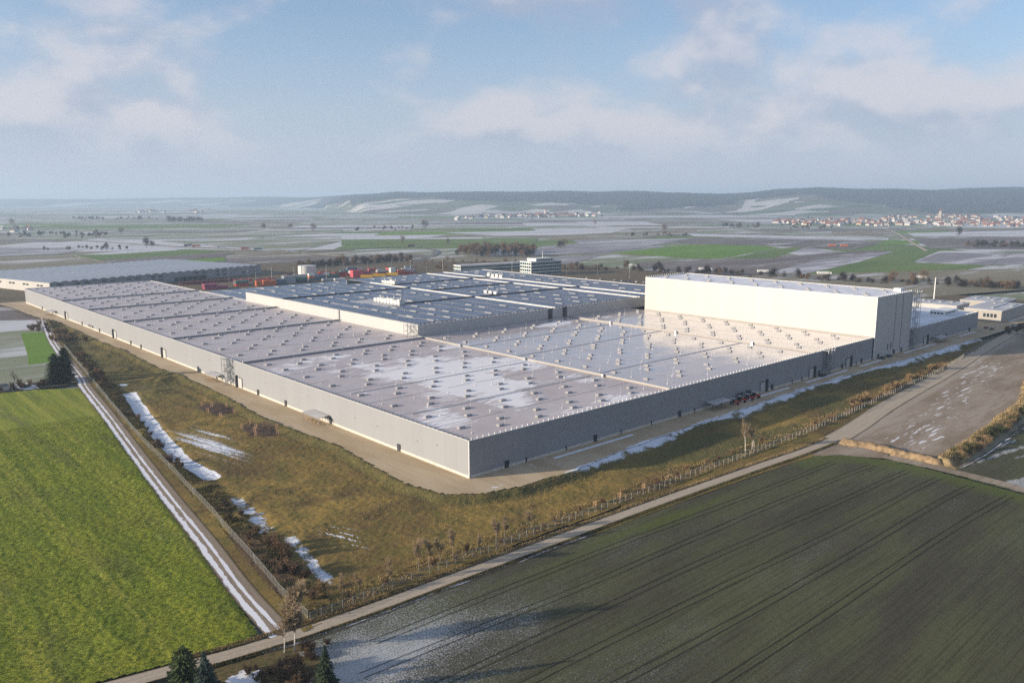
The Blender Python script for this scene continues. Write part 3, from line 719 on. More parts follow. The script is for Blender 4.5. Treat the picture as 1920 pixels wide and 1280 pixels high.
def bank(name, line, wid, hgt, mat, seed):
    poly = [(x - wid, y - wid) for x, y in line] ; xs = [p[0] for p in line]; ys = [p[1] for p in line]
    box = [(min(xs) - wid, min(ys) - wid), (max(xs) + wid, min(ys) - wid), (max(xs) + wid, max(ys) + wid), (min(xs) - wid, max(ys) + wid)]
    def zf(X, Y):
        d, al = pdist(X, Y, line)
        d = d + 1.6 * (vnoise(X / 3.5, Y / 3.5, seed + 7) - 0.5)
        return GZ - 0.6 + 0.9 * (fbm(X / 1.3, Y / 1.3, seed + 9, 3) - 0.5) + (hgt + 0.6) * (1 - sstep(d + 1.4 * (fbm(X / 2.5, Y / 2.5, seed, 3) - 0.5), wid * 0.18, wid * 0.9)) * (0.8 + 0.4 * fbm(X / 6, Y / 6, seed + 2, 3))
    e0 = (Vector(line[0]) - Vector(line[1])).normalized() * wid; e1 = (Vector(line[-1]) - Vector(line[-2])).normalized() * wid
    l = [(line[0][0] + e0.x, line[0][1] + e0.y)] + list(line) + [(line[-1][0] + e1.x, line[-1][1] + e1.y)]; up = []; dn = []
    for i, p in enumerate(l):
        a = Vector(l[max(i - 1, 0)]); c = Vector(l[min(i + 1, len(l) - 1)]); d = (c - a).normalized(); nv = Vector((-d.y, d.x)) * wid
        up.append((p[0] + nv.x, p[1] + nv.y)); dn.append((p[0] - nv.x, p[1] - nv.y))
    return terrain(name, up + dn[::-1], 0.55, zf, mat), zf
bank('earth_bank', BANK_N, 3.6, 1.7, M['earth'], 121)
_, bank_z = bank('earth_bank', BANK_E, 4.5, 1.8, M['straw'], 131)
terrain('east_field', [(121, -96), (126, -97), (162, -97), (245, -91), (335, -70), (420, -75), (420, -150), (124, -121)], 1.0, lambda X, Y: GZ - 0.02 + 0.12 * (fbm(X / 1.4, Y / 1.2, 151, 3) - 0.5), M['wheat'], {'snow': lambda X, Y: 0.55 * (vnoise((X * 0.18 + Y) / 1.6, X / 40, 152) > 0.74) + 0.28 * fbm(X / 14, Y / 5, 153, 3), 'green': lambda X, Y: 0.15 + 0 * X})
ribbon('dirt_track', [(108, -58.5), (118, -66), (122.5, -78), (123, -93), (121, -118), (110, -160)], 4.5, GZ + 0.06, M['yard'])
ribbon('snow_strip', [(130, -97.4), (162, -97.4), (245, -91.4), (330, -70.4)], 1.3, GZ + 0.05, M['verge_snow'])
m_garden = new_mat('garden lawn', 0.95, 0.1); g = m_garden[1]; fn = g.noise(g.coord(), 1.2, 6, 0.7)
gc, _ = snow_mix(g, g.mix(g.step(fn, 0.3, 0.7), (0.06, 0.065, 0.025), (0.16, 0.11, 0.05)), 0.55, 0.08, g.coord(), 0.5)
g.put(m_garden[2].inputs['Base Color'], gc)
terrain('garden_ground', [(-112, -45), (-100, -45.5), (-92, -47), (-83, -48.5), (-82, -53), (-86, -72), (-90, -90), (-125, -80)], 0.5, lambda X, Y: GZ - 0.02 + 0.15 * (fbm(X / 3, Y / 3, 141, 3) - 0.5), m_garden[0], {'snow': lambda X, Y: 1.1 * np.exp(-(((X + 96.5) / 4.0) ** 2 + ((Y + 53) / 3.5) ** 2)) + 0.7 * np.exp(-(((X + 84.5) / 1.5) ** 2 + ((Y + 52) / 2) ** 2))})
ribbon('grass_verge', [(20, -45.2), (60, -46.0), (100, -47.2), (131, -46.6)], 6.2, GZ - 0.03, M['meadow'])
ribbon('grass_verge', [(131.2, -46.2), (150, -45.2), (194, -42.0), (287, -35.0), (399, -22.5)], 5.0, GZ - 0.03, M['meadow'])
b = MB(); b.quad([(98, -57.0, GZ - 0.01), (112, -63, GZ - 0.01), (119, -75, GZ - 0.01), (127, -75, GZ - 0.01), (127, -50, GZ - 0.01), (98, -50, GZ - 0.01)]); b.build('lane_junction', M['yard'])['kind'] = 'structure'
# far field roads
for pts, w in (([(280, 459), (330, 462), (430, 466.5), (560, 474), (640, 481)], 14), ([(560, 474), (690, 466), (760, 463), (808, 467), (818, 475), (790, 487)], 10), ([(1655, 428), (1680, 437), (1705, 452), (1738, 471)], 9), ([(140, 480), (196, 492)], 5), ([(-60, 446), (120, 450), (300, 460)], 12)):
    ribbon('far_road', [P(*p) for p in pts], w, GZ + 0.3, M['lane'] if w != 10 else M['asphalt'], step=25)
# ------------------------------------------------------------------ the works: halls
HZ_ = 12.0
def wallbox(parent, name, pts, z0, z1, mat, thick=0.4):
    """wall slabs along an outline (interior on the left of each segment), one object for each side"""
    for (x0, y0), (x1, y1) in pts:
        d = Vector((x1 - x0, y1 - y0)).normalized(); n = Vector((-d.y, d.x)) * thick
        b = MB(); b.prism([(x0, y0), (x1, y1), (x1 + n.x, y1 + n.y), (x0 + n.x, y0 + n.y)], z0, z1)
        b.build(name, mat, parent)
def coping(parent, segs, z, w=0.55, h=0.14, mat=None):
    for (x0, y0), (x1, y1) in segs:
        d = Vector((x1 - x0, y1 - y0)).normalized(); n = Vector((-d.y, d.x))
        o = -0.06
        b = MB(); b.prism([(x0 + n.x * o, y0 + n.y * o), (x1 + n.x * o, y1 + n.y * o), (x1 + n.x * w, y1 + n.y * w), (x0 + n.x * w, y0 + n.y * w)], z, z + h)
        b.build('coping', mat or M['flash'], parent)
def skylight_mesh(lx, ly):
    b = MB(); hx, hy = lx / 2, ly / 2
    prof = [(1.0, 0.0), (1.0, 0.42), (0.97, 0.45), (0.78, 0.60), (0.45, 0.68)]
    rings = []
    for s_, z in prof:
        k = len(b.v); q = 0.0 if s_ >= 0.97 else (1 - s_) * hy
        ax, ay = (hx * s_, hy * s_) if lx < ly else (hx - (1 - s_) * hy, hy * s_)
        if lx < ly: ay = hy - (1 - s_) * hx
        b.v += [(-ax, -ay, z), (ax, -ay, z), (ax, ay, z), (-ax, ay, z)]; rings.append(k)
    for i, (a, c) in enumerate(zip(rings[:-1], rings[1:])):
        for j in range(4):
            l = (j + 1) % 4; b.f.append((a + j, a + l, c + l, c + j)); b.m.append(0 if i < 1 else 1)
    k = rings[-1]; b.f.append((k, k + 1, k + 2, k + 3)); b.m.append(1)
    return b.mesh('skylight', [M['curb'], M['dome']])
SKY_X = skylight_mesh(2.5, 1.5); SKY_Y = skylight_mesh(1.3, 2.3)
rod = MB(); rod.tube((0, 0, 0), (0, 0, 3.6), 0.045, 0.02, 4); rod.box(-0.25, -0.25, 0, 0.25, 0.25, 0.18); ROD = rod.mesh('lightning_rod', M['flash'])
pst = MB(); pst.box(-0.10, -0.10, 0, 0.10, 0.10, 0.62); pst.box(-0.24, -0.10, 0.62, 0.24, 0.10, 0.72); POST = pst.mesh('edge_post', M['white'])
pst = MB(); pst.box(-0.12, -0.45, 0, 0.12, 0.45, 0.32); POSTD = pst.mesh('edge_shade_dash', M['dark'])  # roof-edge posts as dark blocks, their shadow dashes put into the colour
vent = MB(); vent.tube((0, 0, 0), (0, 0, 0.7), 0.22, 0.22, 8, cap=True); vent.tube((0, 0, 0.7), (0, 0, 0.85), 0.4, 0.3, 8, cap=True); VENT = vent.mesh('roof_vent', M['unit'])

def roof_sheet(parent, x0, y0, x1, y1, z, mat, fr=None, name='roof'):
    res = 4.0; gx = np.arange(x0, x1 + 0.01, (x1 - x0) / max(1, round((x1 - x0) / res))); gy = np.arange(y0, y1 + 0.01, (y1 - y0) / max(1, round((y1 - y0) / res)))
    X, Y = np.meshgrid(gx, gy); nx = len(gx); jj, ii = np.meshgrid(np.arange(len(gy) - 1), np.arange(nx - 1), indexing='ij'); a = (jj * nx + ii).ravel()
    Z = np.full(X.shape, z)
    me = mesh_np(name, np.stack([X.ravel(), Y.ravel(), Z.ravel()], 1), np.stack([a, a + 1, a + 1 + nx, a + nx], 1), mat, {'frost': (fr(X, Y) if fr else np.zeros(X.shape)).ravel()})
    return link(name, me, parent)
def door_set(parent, x, y, side, big=True):
    """steel gate leaf in a frame with the dark rain pipe beside it; side 'w' is the west wall, 's' the south wall"""
    w, h = (4.2, 4.6) if big else (1.2, 2.3)
    def bx(a0, z0, a1, z1, p0, p1, mat, nm, par):
        b = MB()
        if side == 'w': b.box(x - p1, y + a0, z0, x - p0, y + a1, z1)
        else: b.box(x + a0, y - p1, z0, x + a1, y - p0, z1)
        return b.build(nm, mat, par)
    d = bx(-w / 2, 0.1, w / 2, h, 0.02, 0.10, M['clad_pale'] if big else M['dark'], 'gate' if big else 'door', parent)
    bx(-w / 2 - 0.22, 0.1, -w / 2, h + 0.22, 0.02, 0.20, M['dark'], 'frame', d)
    bx(w / 2, 0.1, w / 2 + 0.22, h + 0.22, 0.02, 0.20, M['dark'], 'frame', d)
    bx(-w / 2, h, w / 2, h + 0.22, 0.02, 0.20, M['dark'], 'frame', d)
    if big:
        s_ = 1 if side == 'w' else 1
        bx(w / 2 + 0.5, 0.1, w / 2 + 1.3, 5.6, 0.02, 0.9, M['dark'], 'guide_rail', d)
        bx(-0.2, h + 0.9, 0.2, h + 1.2, 0.02, 0.5, M['white'], 'lamp', d)

# long hall along the west front, roof carried on to the south-west corner
west = empty('warehouse', (0, 0, 0), 0, 'very long grey warehouse hall with skylight rows, its sunlit wall beside the gravel strip', 'warehouse')
WX, WY = 102.0, 586.0
wallbox(west, 'west_wall', [((0, WY), (0, 0))], 0.9, HZ_, M['clad_grey'])
wallbox(west, 'south_wall', [((0.4, 0), (WX, 0))], 0.9, HZ_, M['clad_grey'])
wallbox(west, 'north_wall', [((WX, WY), (0.4, WY))], -0.4, HZ_, M['clad_grey'])
wallbox(west, 'east_wall', [((WX, 169), (WX, WY - 0.4))], 2.0, HZ_, M['clad_grey'])
wallbox(west, 'plinth', [((-0.06, WY), (-0.06, -0.06)), ((0.5, -0.06), (WX, -0.06))], -0.6, 0.9, M['plinth'])
b = MB(); b.box(-0.12, -0.12, 0.9, 0.10, 0.10, HZ_); b.build('corner_trim', M['white'], west)
def fr_w(X, Y):
    f = 1.0 * np.exp(-(((X - 60) / 45) ** 2 + ((Y - 75) / 55) ** 2)) + 0.35 * np.exp(-(((X - 15) / 30) ** 2 + ((Y - 140) / 30) ** 2))
    return f - 0.9 * sstep(Y, 150, 175)
rf = roof_sheet(west, 0.38, 0.38, WX, WY - 0.38, HZ_ - 0.25, M['roof'], fr_w)
coping(west, [((0, WY), (0, 0)), ((0.55, 0), (WX, 0)), ((WX, WY), (0.55, WY))], HZ_)
coping(west, [((WX, 172), (WX, WY - 0.6))], HZ_, mat=M['white'])
SECT = [0, 163, 250.6, 333.6, 407, 473.5, 586]
rows = []
for k in range(6):
    y0, y1 = SECT[k], SECT[k + 1]
    if k == 0: hi = [13.5, 32, 52.5, 74, 95.3, 117, 136, 152]; lo = [7, 24.1, 45.7, 67.3, 88, 108.6, 128, 145]
    else:
        nrow = 4 if y1 - y0 > 75 else 3
        if k == 5: nrow = 5
        sp = (y1 - y0) / nrow; hi = [y0 + 19.5 + sp * i * 0.96 for i in range(nrow)]; lo = [v - 7.4 for v in hi]; hi = [v for v in hi if v < y1 - 3]
    rows.append((hi, lo))
rr = random.Random(5)
for hi, lo in rows:
    for y in hi:
        for x in (7.8, 25.0, 42.3, 59.0, 75.0, 92.8): link('skylight', SKY_X, rf, (x + rr.uniform(-.2, .2), y + rr.uniform(-.3, .3), HZ_ - 0.25))
    for y in lo:
        for x in (19.4, 36.6, 53.8, 69.1, 86.4): link('skylight', SKY_X, rf, (x + rr.uniform(-.2, .2), y + rr.uniform(-.3, .3), HZ_ - 0.25))
M['upstand'] = simple('fire wall felt', (0.30, 0.29, 0.30), 0.5, 0.15, 0.5)
for y in SECT[1:-1]:
    b = MB(); b.box(0.5, y - 0.45, HZ_ - 0.25, WX - 0.6, y + 0.45, HZ_ + 0.62); w_ = b.build('fire_wall', M['upstand'], rf)
    b = MB(); b.box(0.45, y - 0.6, HZ_ + 0.62, WX - 0.55, y + 0.6, HZ_ + 0.72); b.build('coping', M['flash'], rf)
    b = MB(); b.box(51.0, y - 1.4, HZ_ - 0.25, 52.2, y - 0.6, HZ_ + 1.0); b.tube((51.0, y - 1.4, HZ_ + 1.0), (51.0, y - 1.4, HZ_ + 1.9), 0.05); b.tube((52.2, y - 1.4, HZ_ + 1.0), (52.2, y - 1.4, HZ_ + 1.9), 0.05); b.build('crossing_step', M['steel'], rf)
M['gully'] = simple('wet gully', (0.10, 0.098, 0.10), 0.3, 0.4, 0.25)
for yy in [20, 40, 62, 84, 105, 126] + [SECT[k] + (SECT[k + 1] - SECT[k]) * f for k in range(1, 6) for f in (0.33, 0.66)]:
    xa = 1.5
    while xa < WX - 4:
        ln = rr.uniform(9, 34); xe = min(xa + ln, WX - 2)
        b = MB(); b.box(xa, yy - 0.11, HZ_ - 0.25, xe, yy + 0.11, HZ_ - 0.21); b.build('gully', M['gully'], rf); xa = xe + rr.uniform(0.5, 7)
for yy in (38.5, 79.0): b = MB(); b.box(6, yy - 0.14, HZ_ - 0.25, 98, yy + 0.14, HZ_ - 0.02); b.build('cable_tray', M['flash'], rf)
for i in range(7):
    for j in range(24):
        link('lightning_rod', ROD, rf, (6 + i * 15 + (j % 2) * 7 + rr.uniform(-1, 1), 8 + j * 24 + rr.uniform(-2, 2), HZ_ - 0.25))
for i in range(24): link('roof_vent', VENT, rf, (rr.uniform(8, 98), rr.uniform(8, 560), HZ_ - 0.25))
for k in range(int(WY / 2.4)): link('edge_shade_dash', POSTD, west, (0.45, 1.2 + k * 2.4, HZ_ + 0.14))
for k in range(int(WX / 2.4)): link('edge_post', POST, west, (1.2 + k * 2.4, 0.3, HZ_ + 0.14))
for y in (165.5, 262, 347.5, 458): door_set(west, -0.07, y, 'w')
for y in (38, 84, 121, 147, 192, 215, 300, 318, 380, 420, 500, 530): door_set(west, -0.13, y, 'w', False)
for y in (16, 27, 51, 66, 101, 139, 200, 231, 282):
    b = MB(); b.box(-0.30, y, 6.0 + (y % 3), -0.01, y + 0.7, 6.12 + (y % 3)); b.build('wall_vent', M['curb'], west)
door_set(west, 15.5, -0.13, 's', False); door_set(west, 58, -0.13, 's', False)
for y in (186, 189.5, 193): b = MB(); b.box(-0.8, y - 0.9, 1.2, -0.03, y + 0.9, 2.6); b.build('louvre_box', M['curb'], west)
for y in (395, 399, 403): b = MB(); b.box(-0.8, y - 0.9, 1.2, -0.03, y + 0.9, 2.6); b.build('louvre_box', M['curb'], west)
rp = 0
for x in (24, 43, 72, 90): b = MB(); b.box(x, -0.35, 0.1, x + 0.25, -0.07, 1.6); b.build('outlet_pipe', M['dark'], west)

# southern hall between the corner and the white tower
south = empty('warehouse', (0, 0, 0), 0, 'grey warehouse hall with frosty skylit roof between the corner and the white tower', 'warehouse')
EX, EY = 280.4, 168.6
wallbox(south, 'south_wall', [((WX, 0), (EX, 0))], 0.9, HZ_, M['clad_grey'])
wallbox(south, 'plinth', [((WX, -0.06), (EX, -0.06))], -0.6, 0.9, M['plinth'])
def fr_s(X, Y):
    return 0.75 * np.exp(-(((X - 165) / 42) ** 2 + ((Y - 62) / 26) ** 2)) + 0.85 * np.exp(-(((X - 200) / 42) ** 2 + ((Y - 152) / 9) ** 2)) + 0.4 * np.exp(-(((X - 240) / 30) ** 2 + ((Y - 90) / 50) ** 2)) - 0.25
rs = roof_sheet(south, WX, 0.38, EX, EY, HZ_ - 0.25, M['roof_wet'], fr_s)
coping(south, [((WX, 0), (EX, 0))], HZ_)
for x in (WX + 0.1, 218.0):
    b = MB(); b.box(x - 0.3, 0.6, HZ_ - 0.25, x + 0.3, EY, HZ_ + 0.42); b.build('fire_wall', M['clad_beige'], rs)
    b = MB(); b.box(x - 0.42, 0.58, HZ_ + 0.42, x + 0.42, EY, HZ_ + 0.50); b.build('coping', M['flash'], rs)
    for yy in (34, 82, 130):
        b = MB(); b.box(x - 1.4, yy, HZ_ - 0.25, x - 0.6, yy + 1.2, HZ_ + 1.0); b.tube((x - 1.4, yy, HZ_ + 1), (x - 1.4, yy, HZ_ + 1.9), 0.05); b.tube((x - 1.4, yy + 1.2, HZ_ + 1), (x - 1.4, yy + 1.2, HZ_ + 1.9), 0.05); b.build('crossing_step', M['steel'], rs)
ylo = [13.5 + 17.0 * i for i in range(9)]
for i, y in enumerate(ylo):
    for xl in (126.0, 147.6, 169.8, 190.2, 208.5, 226.5, 248.0, 266.5): link('skylight', SKY_Y, rs, (xl + rr.uniform(-.2, .2), y + rr.uniform(-.3, .3), HZ_ - 0.25))
    for xh in (110.5, 132.8, 154.2, 177.0, 198.3, 234.0, 255.2, 273.5): link('skylight', SKY_Y, rs, (xh + rr.uniform(-.2, .2), y + 5.6 + rr.uniform(-.3, .3), HZ_ - 0.25))
for xx in (121, 140.5, 162, 184, 206, 231, 243, 262):
    ya = 1.5
    while ya < EY - 4:
        ye = min(ya + rr.uniform(12, 40), EY - 2)
        b = MB(); b.box(xx - 0.10, ya, HZ_ - 0.25, xx + 0.10, ye, HZ_ - 0.21); b.build('gully', M['gully'], rs); ya = ye + rr.uniform(0.5, 9)
for yy in (40.0, 92.0, 128.0): b = MB(); b.box(104, yy - 0.14, HZ_ - 0.25, 216, yy + 0.14, HZ_ - 0.02); b.build('cable_tray', M['flash'], rs)
for i in range(12):
    for j in range(9):
        link('lightning_rod', ROD, rs, (110 + i * 14.5 + rr.uniform(-1, 1), 8 + j * 18 + (i % 2) * 8 + rr.uniform(-1, 1), HZ_ - 0.25))
for k in range(int((EX - WX) / 2.4)): link('edge_post', POST, south, (WX + 1.2 + k * 2.4, 0.3, HZ_ + 0.14))
for x in (170.0, 214.0, 252.5): door_set(south, x, -0.07, 's')
for x in (108, 137, 178, 222, 246, 268): door_set(south, x, -0.13, 's', False)
for x in (118, 150, 196, 205, 262): b = MB(); b.box(x, -0.35, 0.1, x + 0.25, -0.07, 1.7); b.build('outlet_pipe', M['dark'], south)

# white high-bay tower
tower = empty('high_bay_store', (0, 0, 0), 0, 'tall white windowless high-bay block rising at the east end of the halls', 'high-bay store')
TX0, TX1, TY0, TY1, TZ = 281.0, 327.5, -0.5, 155.5, 33.8
wallbox(tower, 'west_wall', [((TX0, TY1), (TX0, TY0))], HZ_ - 0.6, TZ, M['clad_white'])
wallbox(tower, 'south_wall', [((TX0 + 0.4, TY0), (TX1, TY0))], 0.9, TZ, M['clad_pale'])
wallbox(tower, 'east_wall', [((TX1, TY0 + 0.4), (TX1, TY1))], 0.9, TZ, M['clad_grey'])
wallbox(tower, 'north_wall', [((TX1 - 0.4, TY1), (TX0 + 0.4, TY1))], 0.9, TZ, M['clad_white'])
wallbox(tower, 'plinth', [((TX0, TY0 - 0.06), (TX1 + 0.06, TY0 - 0.06))], -0.6, 0.9, M['plinth'])
b = MB(); b.box(TX0 - 0.1, TY0 - 0.12, 0.9, TX0 + 0.12, TY0 + 0.1, TZ); b.build('corner_trim', M['white'], tower)
b = MB(); b.box(TX0 - 0.9, 0.6, HZ_ - 0.25, TX0, TY1 - 0.4, HZ_ + 0.25); b.build('flashing', M['clad_beige'], tower)
tr = roof_sheet(tower, TX0 + 0.38, TY0 + 0.38, TX1 - 0.38, TY1 - 0.38, TZ - 0.3, M['roof_snow'])
coping(tower, [((TX0, TY1), (TX0, TY0)), ((TX0 + 0.55, TY0), (TX1, TY0)), ((TX1, TY0 + 0.55), (TX1, TY1)), ((TX1 - 0.55, TY1), (TX0 + 0.55, TY1))], TZ, mat=M['white'])
for j in range(9):
    for i, x in enumerate((289, 297, 312, 320)): link('skylight', SKY_Y, tr, (x, 9 + j * 17 + (i % 2) * 5, TZ - 0.3))
for k in range(int((TX1 - TX0) / 2.4)): link('edge_post', POST, tower, (TX0 + 1.2 + k * 2.4, TY0 + 0.3, TZ + 0.14))
for k in range(18): link('edge_post', POST, tower, (TX0 + 1.2 + k * 2.4, TY1 - 0.3, TZ + 0.14))
b = MB(); b.box(321, 4, TZ - 0.3, 326, 8, TZ + 1.6); b.build('stair_head', M['unit'], tower)
for x in (298, 302): b = MB(); b.box(x, TY0 - 0.09, 3.4, x + 1.0, TY0 - 0.02, 6.8); b.build('window', M['glass'], tower)
for x in (287, 307, 317): door_set(tower, x, TY0 - 0.13, 's', False)
b = MB()
for x in (305.5, 314.5):
    b.box(x - 0.1, TY0 - 0.22, 0.9, x + 0.1, TY0 - 0.02, TZ)
b.build('downpipe', M['curb'], tower)

# eastern low hall
east = empty('warehouse', (0, 0, 0), 0, 'lower grey hall east of the white tower, snow on its roof', 'warehouse')
AX0, AX1, AY1, AZ = 327.9, 439.5, 62.0, 11.4
wallbox(east, 'south_wall', [((AX0, 0), (AX1, 0))], 0.9, AZ, M['clad_grey'])
wallbox(east, 'east_wall', [((AX1, 0.4), (AX1, AY1))], 0.9, AZ, M['clad_grey'])
wallbox(east, 'north_wall', [((AX1 - 0.4, AY1), (AX0, AY1))], 0.9, AZ, M['clad_pale'])
wallbox(east, 'plinth', [((AX0, -0.06), (AX1 + 0.06, -0.06))], -0.6, 0.9, M['plinth'])
er = roof_sheet(east, AX0, 0.38, AX1 - 0.38, AY1 - 0.38, AZ - 0.25, M['roof_snow'])
coping(east, [((AX0, 0), (AX1, 0)), ((AX1, 0.55), (AX1, AY1))], AZ)
for k in range(46): link('edge_post', POST, east, (AX0 + 1.2 + k * 2.4, 0.3, AZ + 0.14))
b = MB(); b.box(402, 8, AZ - 0.25, 426, 17, AZ + 2.9); ph = b.build('roof_room', M['white'], east)
for k in range(5): b = MB(); b.box(403.5 + k * 3.6, 7.92, AZ + 0.9, 406.3 + k * 3.6, 8.02, AZ + 1.9); b.build('window', M['glass'], ph)
for k in range(4): b = MB(); b.box(401.9, 8.8 + k * 2.1, AZ + 0.9, 402.02, 10.3 + k * 2.1, AZ + 1.9); b.build('window', M['glass'], ph)
for x, y in ((350, 20), (362, 34), (384, 26), (392, 44), (372, 50), (430, 40)): link('skylight', SKY_Y, er, (x, y, AZ - 0.25))
door_set(east, 352, -0.07, 's'); door_set(east, 425, -0.13, 's', False); door_set(east, 385, -0.13, 's', False)

# halls under solar panels
solar = empty('warehouse', (0, 0, 0), 0, 'broad raised warehouse hall with its roof covered in dark solar panels', 'warehouse')
SZ = 18.0; SX0, SX1, SY0, SY1, SY2 = 102.6, 362.0, 169.0, 385.0, 421.0
wallbox(solar, 'west_wall', [((SX0, SY1), (SX0, SY0))], HZ_ - 0.6, SZ, M['clad_pale'])
wallbox(solar, 'south_wall', [((SX0 + 0.4, SY0), (SX1, SY0))], HZ_ - 0.6, SZ, M['clad_pale'])
wallbox(solar, 'east_wall', [((SX1, SY0 + 0.4), (SX1, SY2))], -0.5, SZ, M['clad_pale'])
wallbox(solar, 'north_wall', [((SX1 - 0.4, SY2), (209.0, SY2)), ((209.0, SY1), (SX0 + 0.4, SY1))], -0.5, SZ, M['clad_pale'])
sr = roof_sheet(solar, SX0 + 0.38, SY0 + 0.38, SX1 - 0.38, SY1 - 0.38, SZ - 0.3, M['roof_dry'])
sr2 = roof_sheet(solar, 209.0, SY1 - 0.38, SX1 - 0.38, SY2 - 0.38, SZ - 0.32, M['roof_dry'])
coping(solar, [((SX0, SY1), (SX0, SY0)), ((SX0 + 0.55, SY0), (SX1, SY0)), ((SX1, SY0 + 0.55), (SX1, SY2))], SZ, 0.5, 0.12)
def array_mesh(w, l):
    """east-west tents of framed panels on low rails"""
    b = MB(); n = max(2, int(w / 2.1)); s_ = w / n
    for i in range(n):
        x = i * s_ - w / 2
        b.quad([(x, -l / 2, 0.18), (x + s_ / 2, -l / 2, 0.36), (x + s_ / 2, l / 2, 0.36), (x, l / 2, 0.18)])
        b.quad([(x + s_ / 2, -l / 2, 0.36), (x + s_ * 0.99, -l / 2, 0.18), (x + s_ * 0.99, l / 2, 0.18), (x + s_ / 2, l / 2, 0.36)])
        for yy in (-l / 2, l / 2):
            q = [(x, yy, 0.18), (x + s_ * 0.99, yy, 0.18), (x + s_ / 2, yy, 0.36)]
            b.quad(q if yy < 0 else q[::-1], 1)
    b.box(-w / 2, -l / 2 + 0.3, 0.0, w / 2, -l / 2 + 0.5, 0.18, 1); b.box(-w / 2, l / 2 - 0.5, 0.0, w / 2, l / 2 - 0.3, 0.18, 1)
    return b.mesh('solar_array', [M['solar'], M['curb']])
ARR = {}
def lay_solar(roofobj, x0, y0, x1, y1, z, holes=()):
    nx = max(1, round((x1 - x0) / 15.2)); px_ = (x1 - x0) / nx; ny = max(1, round((y1 - y0) / 17.5)); py_ = (y1 - y0) / ny
    aw, al_ = round(px_ - 2.3, 2), round(py_ - 0.75, 2)
    for i in range(nx):
        for j in range(ny):
            x = x0 + (i + 0.5) * px_; y = y0 + (j + 0.5) * py_
            if any(hx0 < x < hx1 and hy0 < y < hy1 for hx0, hy0, hx1, hy1 in holes): continue
            ww = aw if rr.random() > 0.12 else round(aw * 0.8, 2)
            if (ww, al_) not in ARR: ARR[(ww, al_)] = array_mesh(ww, al_)
            link('solar_array', ARR[(ww, al_)], roofobj, (x - (aw - ww) / 2, y, z + rr.uniform(0, 0.02)))
            if i and rr.random() < 0.8: link('roof_light', LIGHT_S, roofobj, (x0 + i * px_, y + rr.uniform(-3, 3), z))
LIGHT_S = (lambda b: (b.box(-0.6, -3.2, 0, 0.6, 3.2, 0.5, 0), b.box(-0.5, -3.1, 0.5, 0.5, 3.1, 0.62, 1))[1].mesh('roof_light', [M['curb'], M['dome']]))(MB())
hole = [(135, 240, 165, 285), (212, 352, 232, 372), (300, 330, 334, 350), (224, 246, 242, 256)]
XS = [SX0 + 2.5, 207.5, 292.0, 311.5, SX1 - 2.5]
for xa, xb, ys in ((XS[0], XS[1], [SY0 + 3, 250, 328, SY1 - 1.5]), (211.5, XS[2], [SY0 + 3, 246, 302, 354, SY2 - 3]), (295.5, XS[3] , [SY0 + 3, 247, 303, 356, SY2 - 3]), (315, XS[4], [SY0 + 3, 300, SY2 - 3])):
    for ya, yb in zip(ys[:-1], ys[1:]): lay_solar(sr, xa, ya + 1.4, xb, yb - 1.4, SZ - 0.3, hole)
for x, ye in ((209.5, SY1), (293.8, SY2), (313.2, SY2)):
    b = MB(); b.box(x - 0.25, SY0 + 0.6, SZ - 0.3, x + 0.25, ye - 0.6, SZ + 0.40); b.build('fire_wall', M['flash'], sr)
for xa, xb, y in ((SX0 + 0.6, 209, 328), (150, 209, 250), (210, 313, 246.5), (210, 293, 302.5), (210, 313, 354.5)):
    b = MB(); b.box(xa, y - 0.4, SZ - 0.3, xb, y + 0.4, SZ + 0.65); b.build('fire_wall', M['dark'], sr)  # same kind of wall, the shade of south faces put into dark colour
for k in range(int((SX1 - SX0) / 3)): link('edge_shade_dash', POSTD, solar, (SX0 + 2 + k * 3, SY0 + 0.4, SZ + 0.12), R(90))
for x, y, n in ((147.5, 249, 8), (219, 360, 5), (318, 341, 4), (233, 251, 3)):
    # roof plant: a row of pale air-handling cabinets with stacks
    u_ = empty('roof_plant', (x, y, SZ - 0.3), 0, {8: 'long row of pale ventilation cabinets on the near part of the solar roof', 5: 'pale ventilation cabinets on the north part of the solar roof near the yellow trailers', 4: 'two pale plant boxes on the solar roof below the office block', 3: 'small cluster of pale plant boxes beside a dark strip on the solar roof'}[n], 'roof plant')
    for k in range(n):
        h = rr.choice((2.2, 2.8, 3.4)); yy = k * 3.9 * (1 if n > 4 else 1.4)
        b = MB(); b.box(-2.0, yy, 0.35, 2.0, yy + 3.2, h); b.box(-1.8, yy + 0.2, 0, -1.5, yy + 3, 0.35); b.box(1.5, yy + 0.2, 0, 1.8, yy + 3, 0.35); c_ = b.build('cabinet', M['unit'], u_)
        if k % 2 == 0: b = MB(); b.tube((0.4, yy + 1.5, h), (0.4, yy + 1.5, h + 1.5), 0.5, 0.5, 8, cap=True); b.tube((0.4, yy + 1.5, h + 1.5), (0.4, yy + 1.5, h + 1.75), 0.8, 0.6, 8, cap=True); b.build('exhaust_stack', M['steel'], c_)
for k in range(28): link('roof_vent', VENT, sr, (rr.uniform(110, 350), rr.uniform(175, 380), SZ - 0.3))
for k in range(18): link('lightning_rod', ROD, sr, (rr.uniform(110, 350), rr.uniform(175, 380), SZ - 0.3))
for x in (204, 217): b = MB(); b.box(x - 1.6, SY0 - 0.5, HZ_ - 0.2, x + 1.6, SY0 - 0.02, SZ + 0.2); b.build('escape_ladder_cage', M['dark'], solar)
b = MB(); b.box(SX0 - 0.5, 251, HZ_ + 0.1, SX0 - 0.02, 252.6, SZ); b.build('escape_ladder_cage', M['curb'], solar)
lows = empty('warehouse', (0, 0, 0), 0, 'low solar-roofed hall between the long hall and the container yard', 'warehouse')
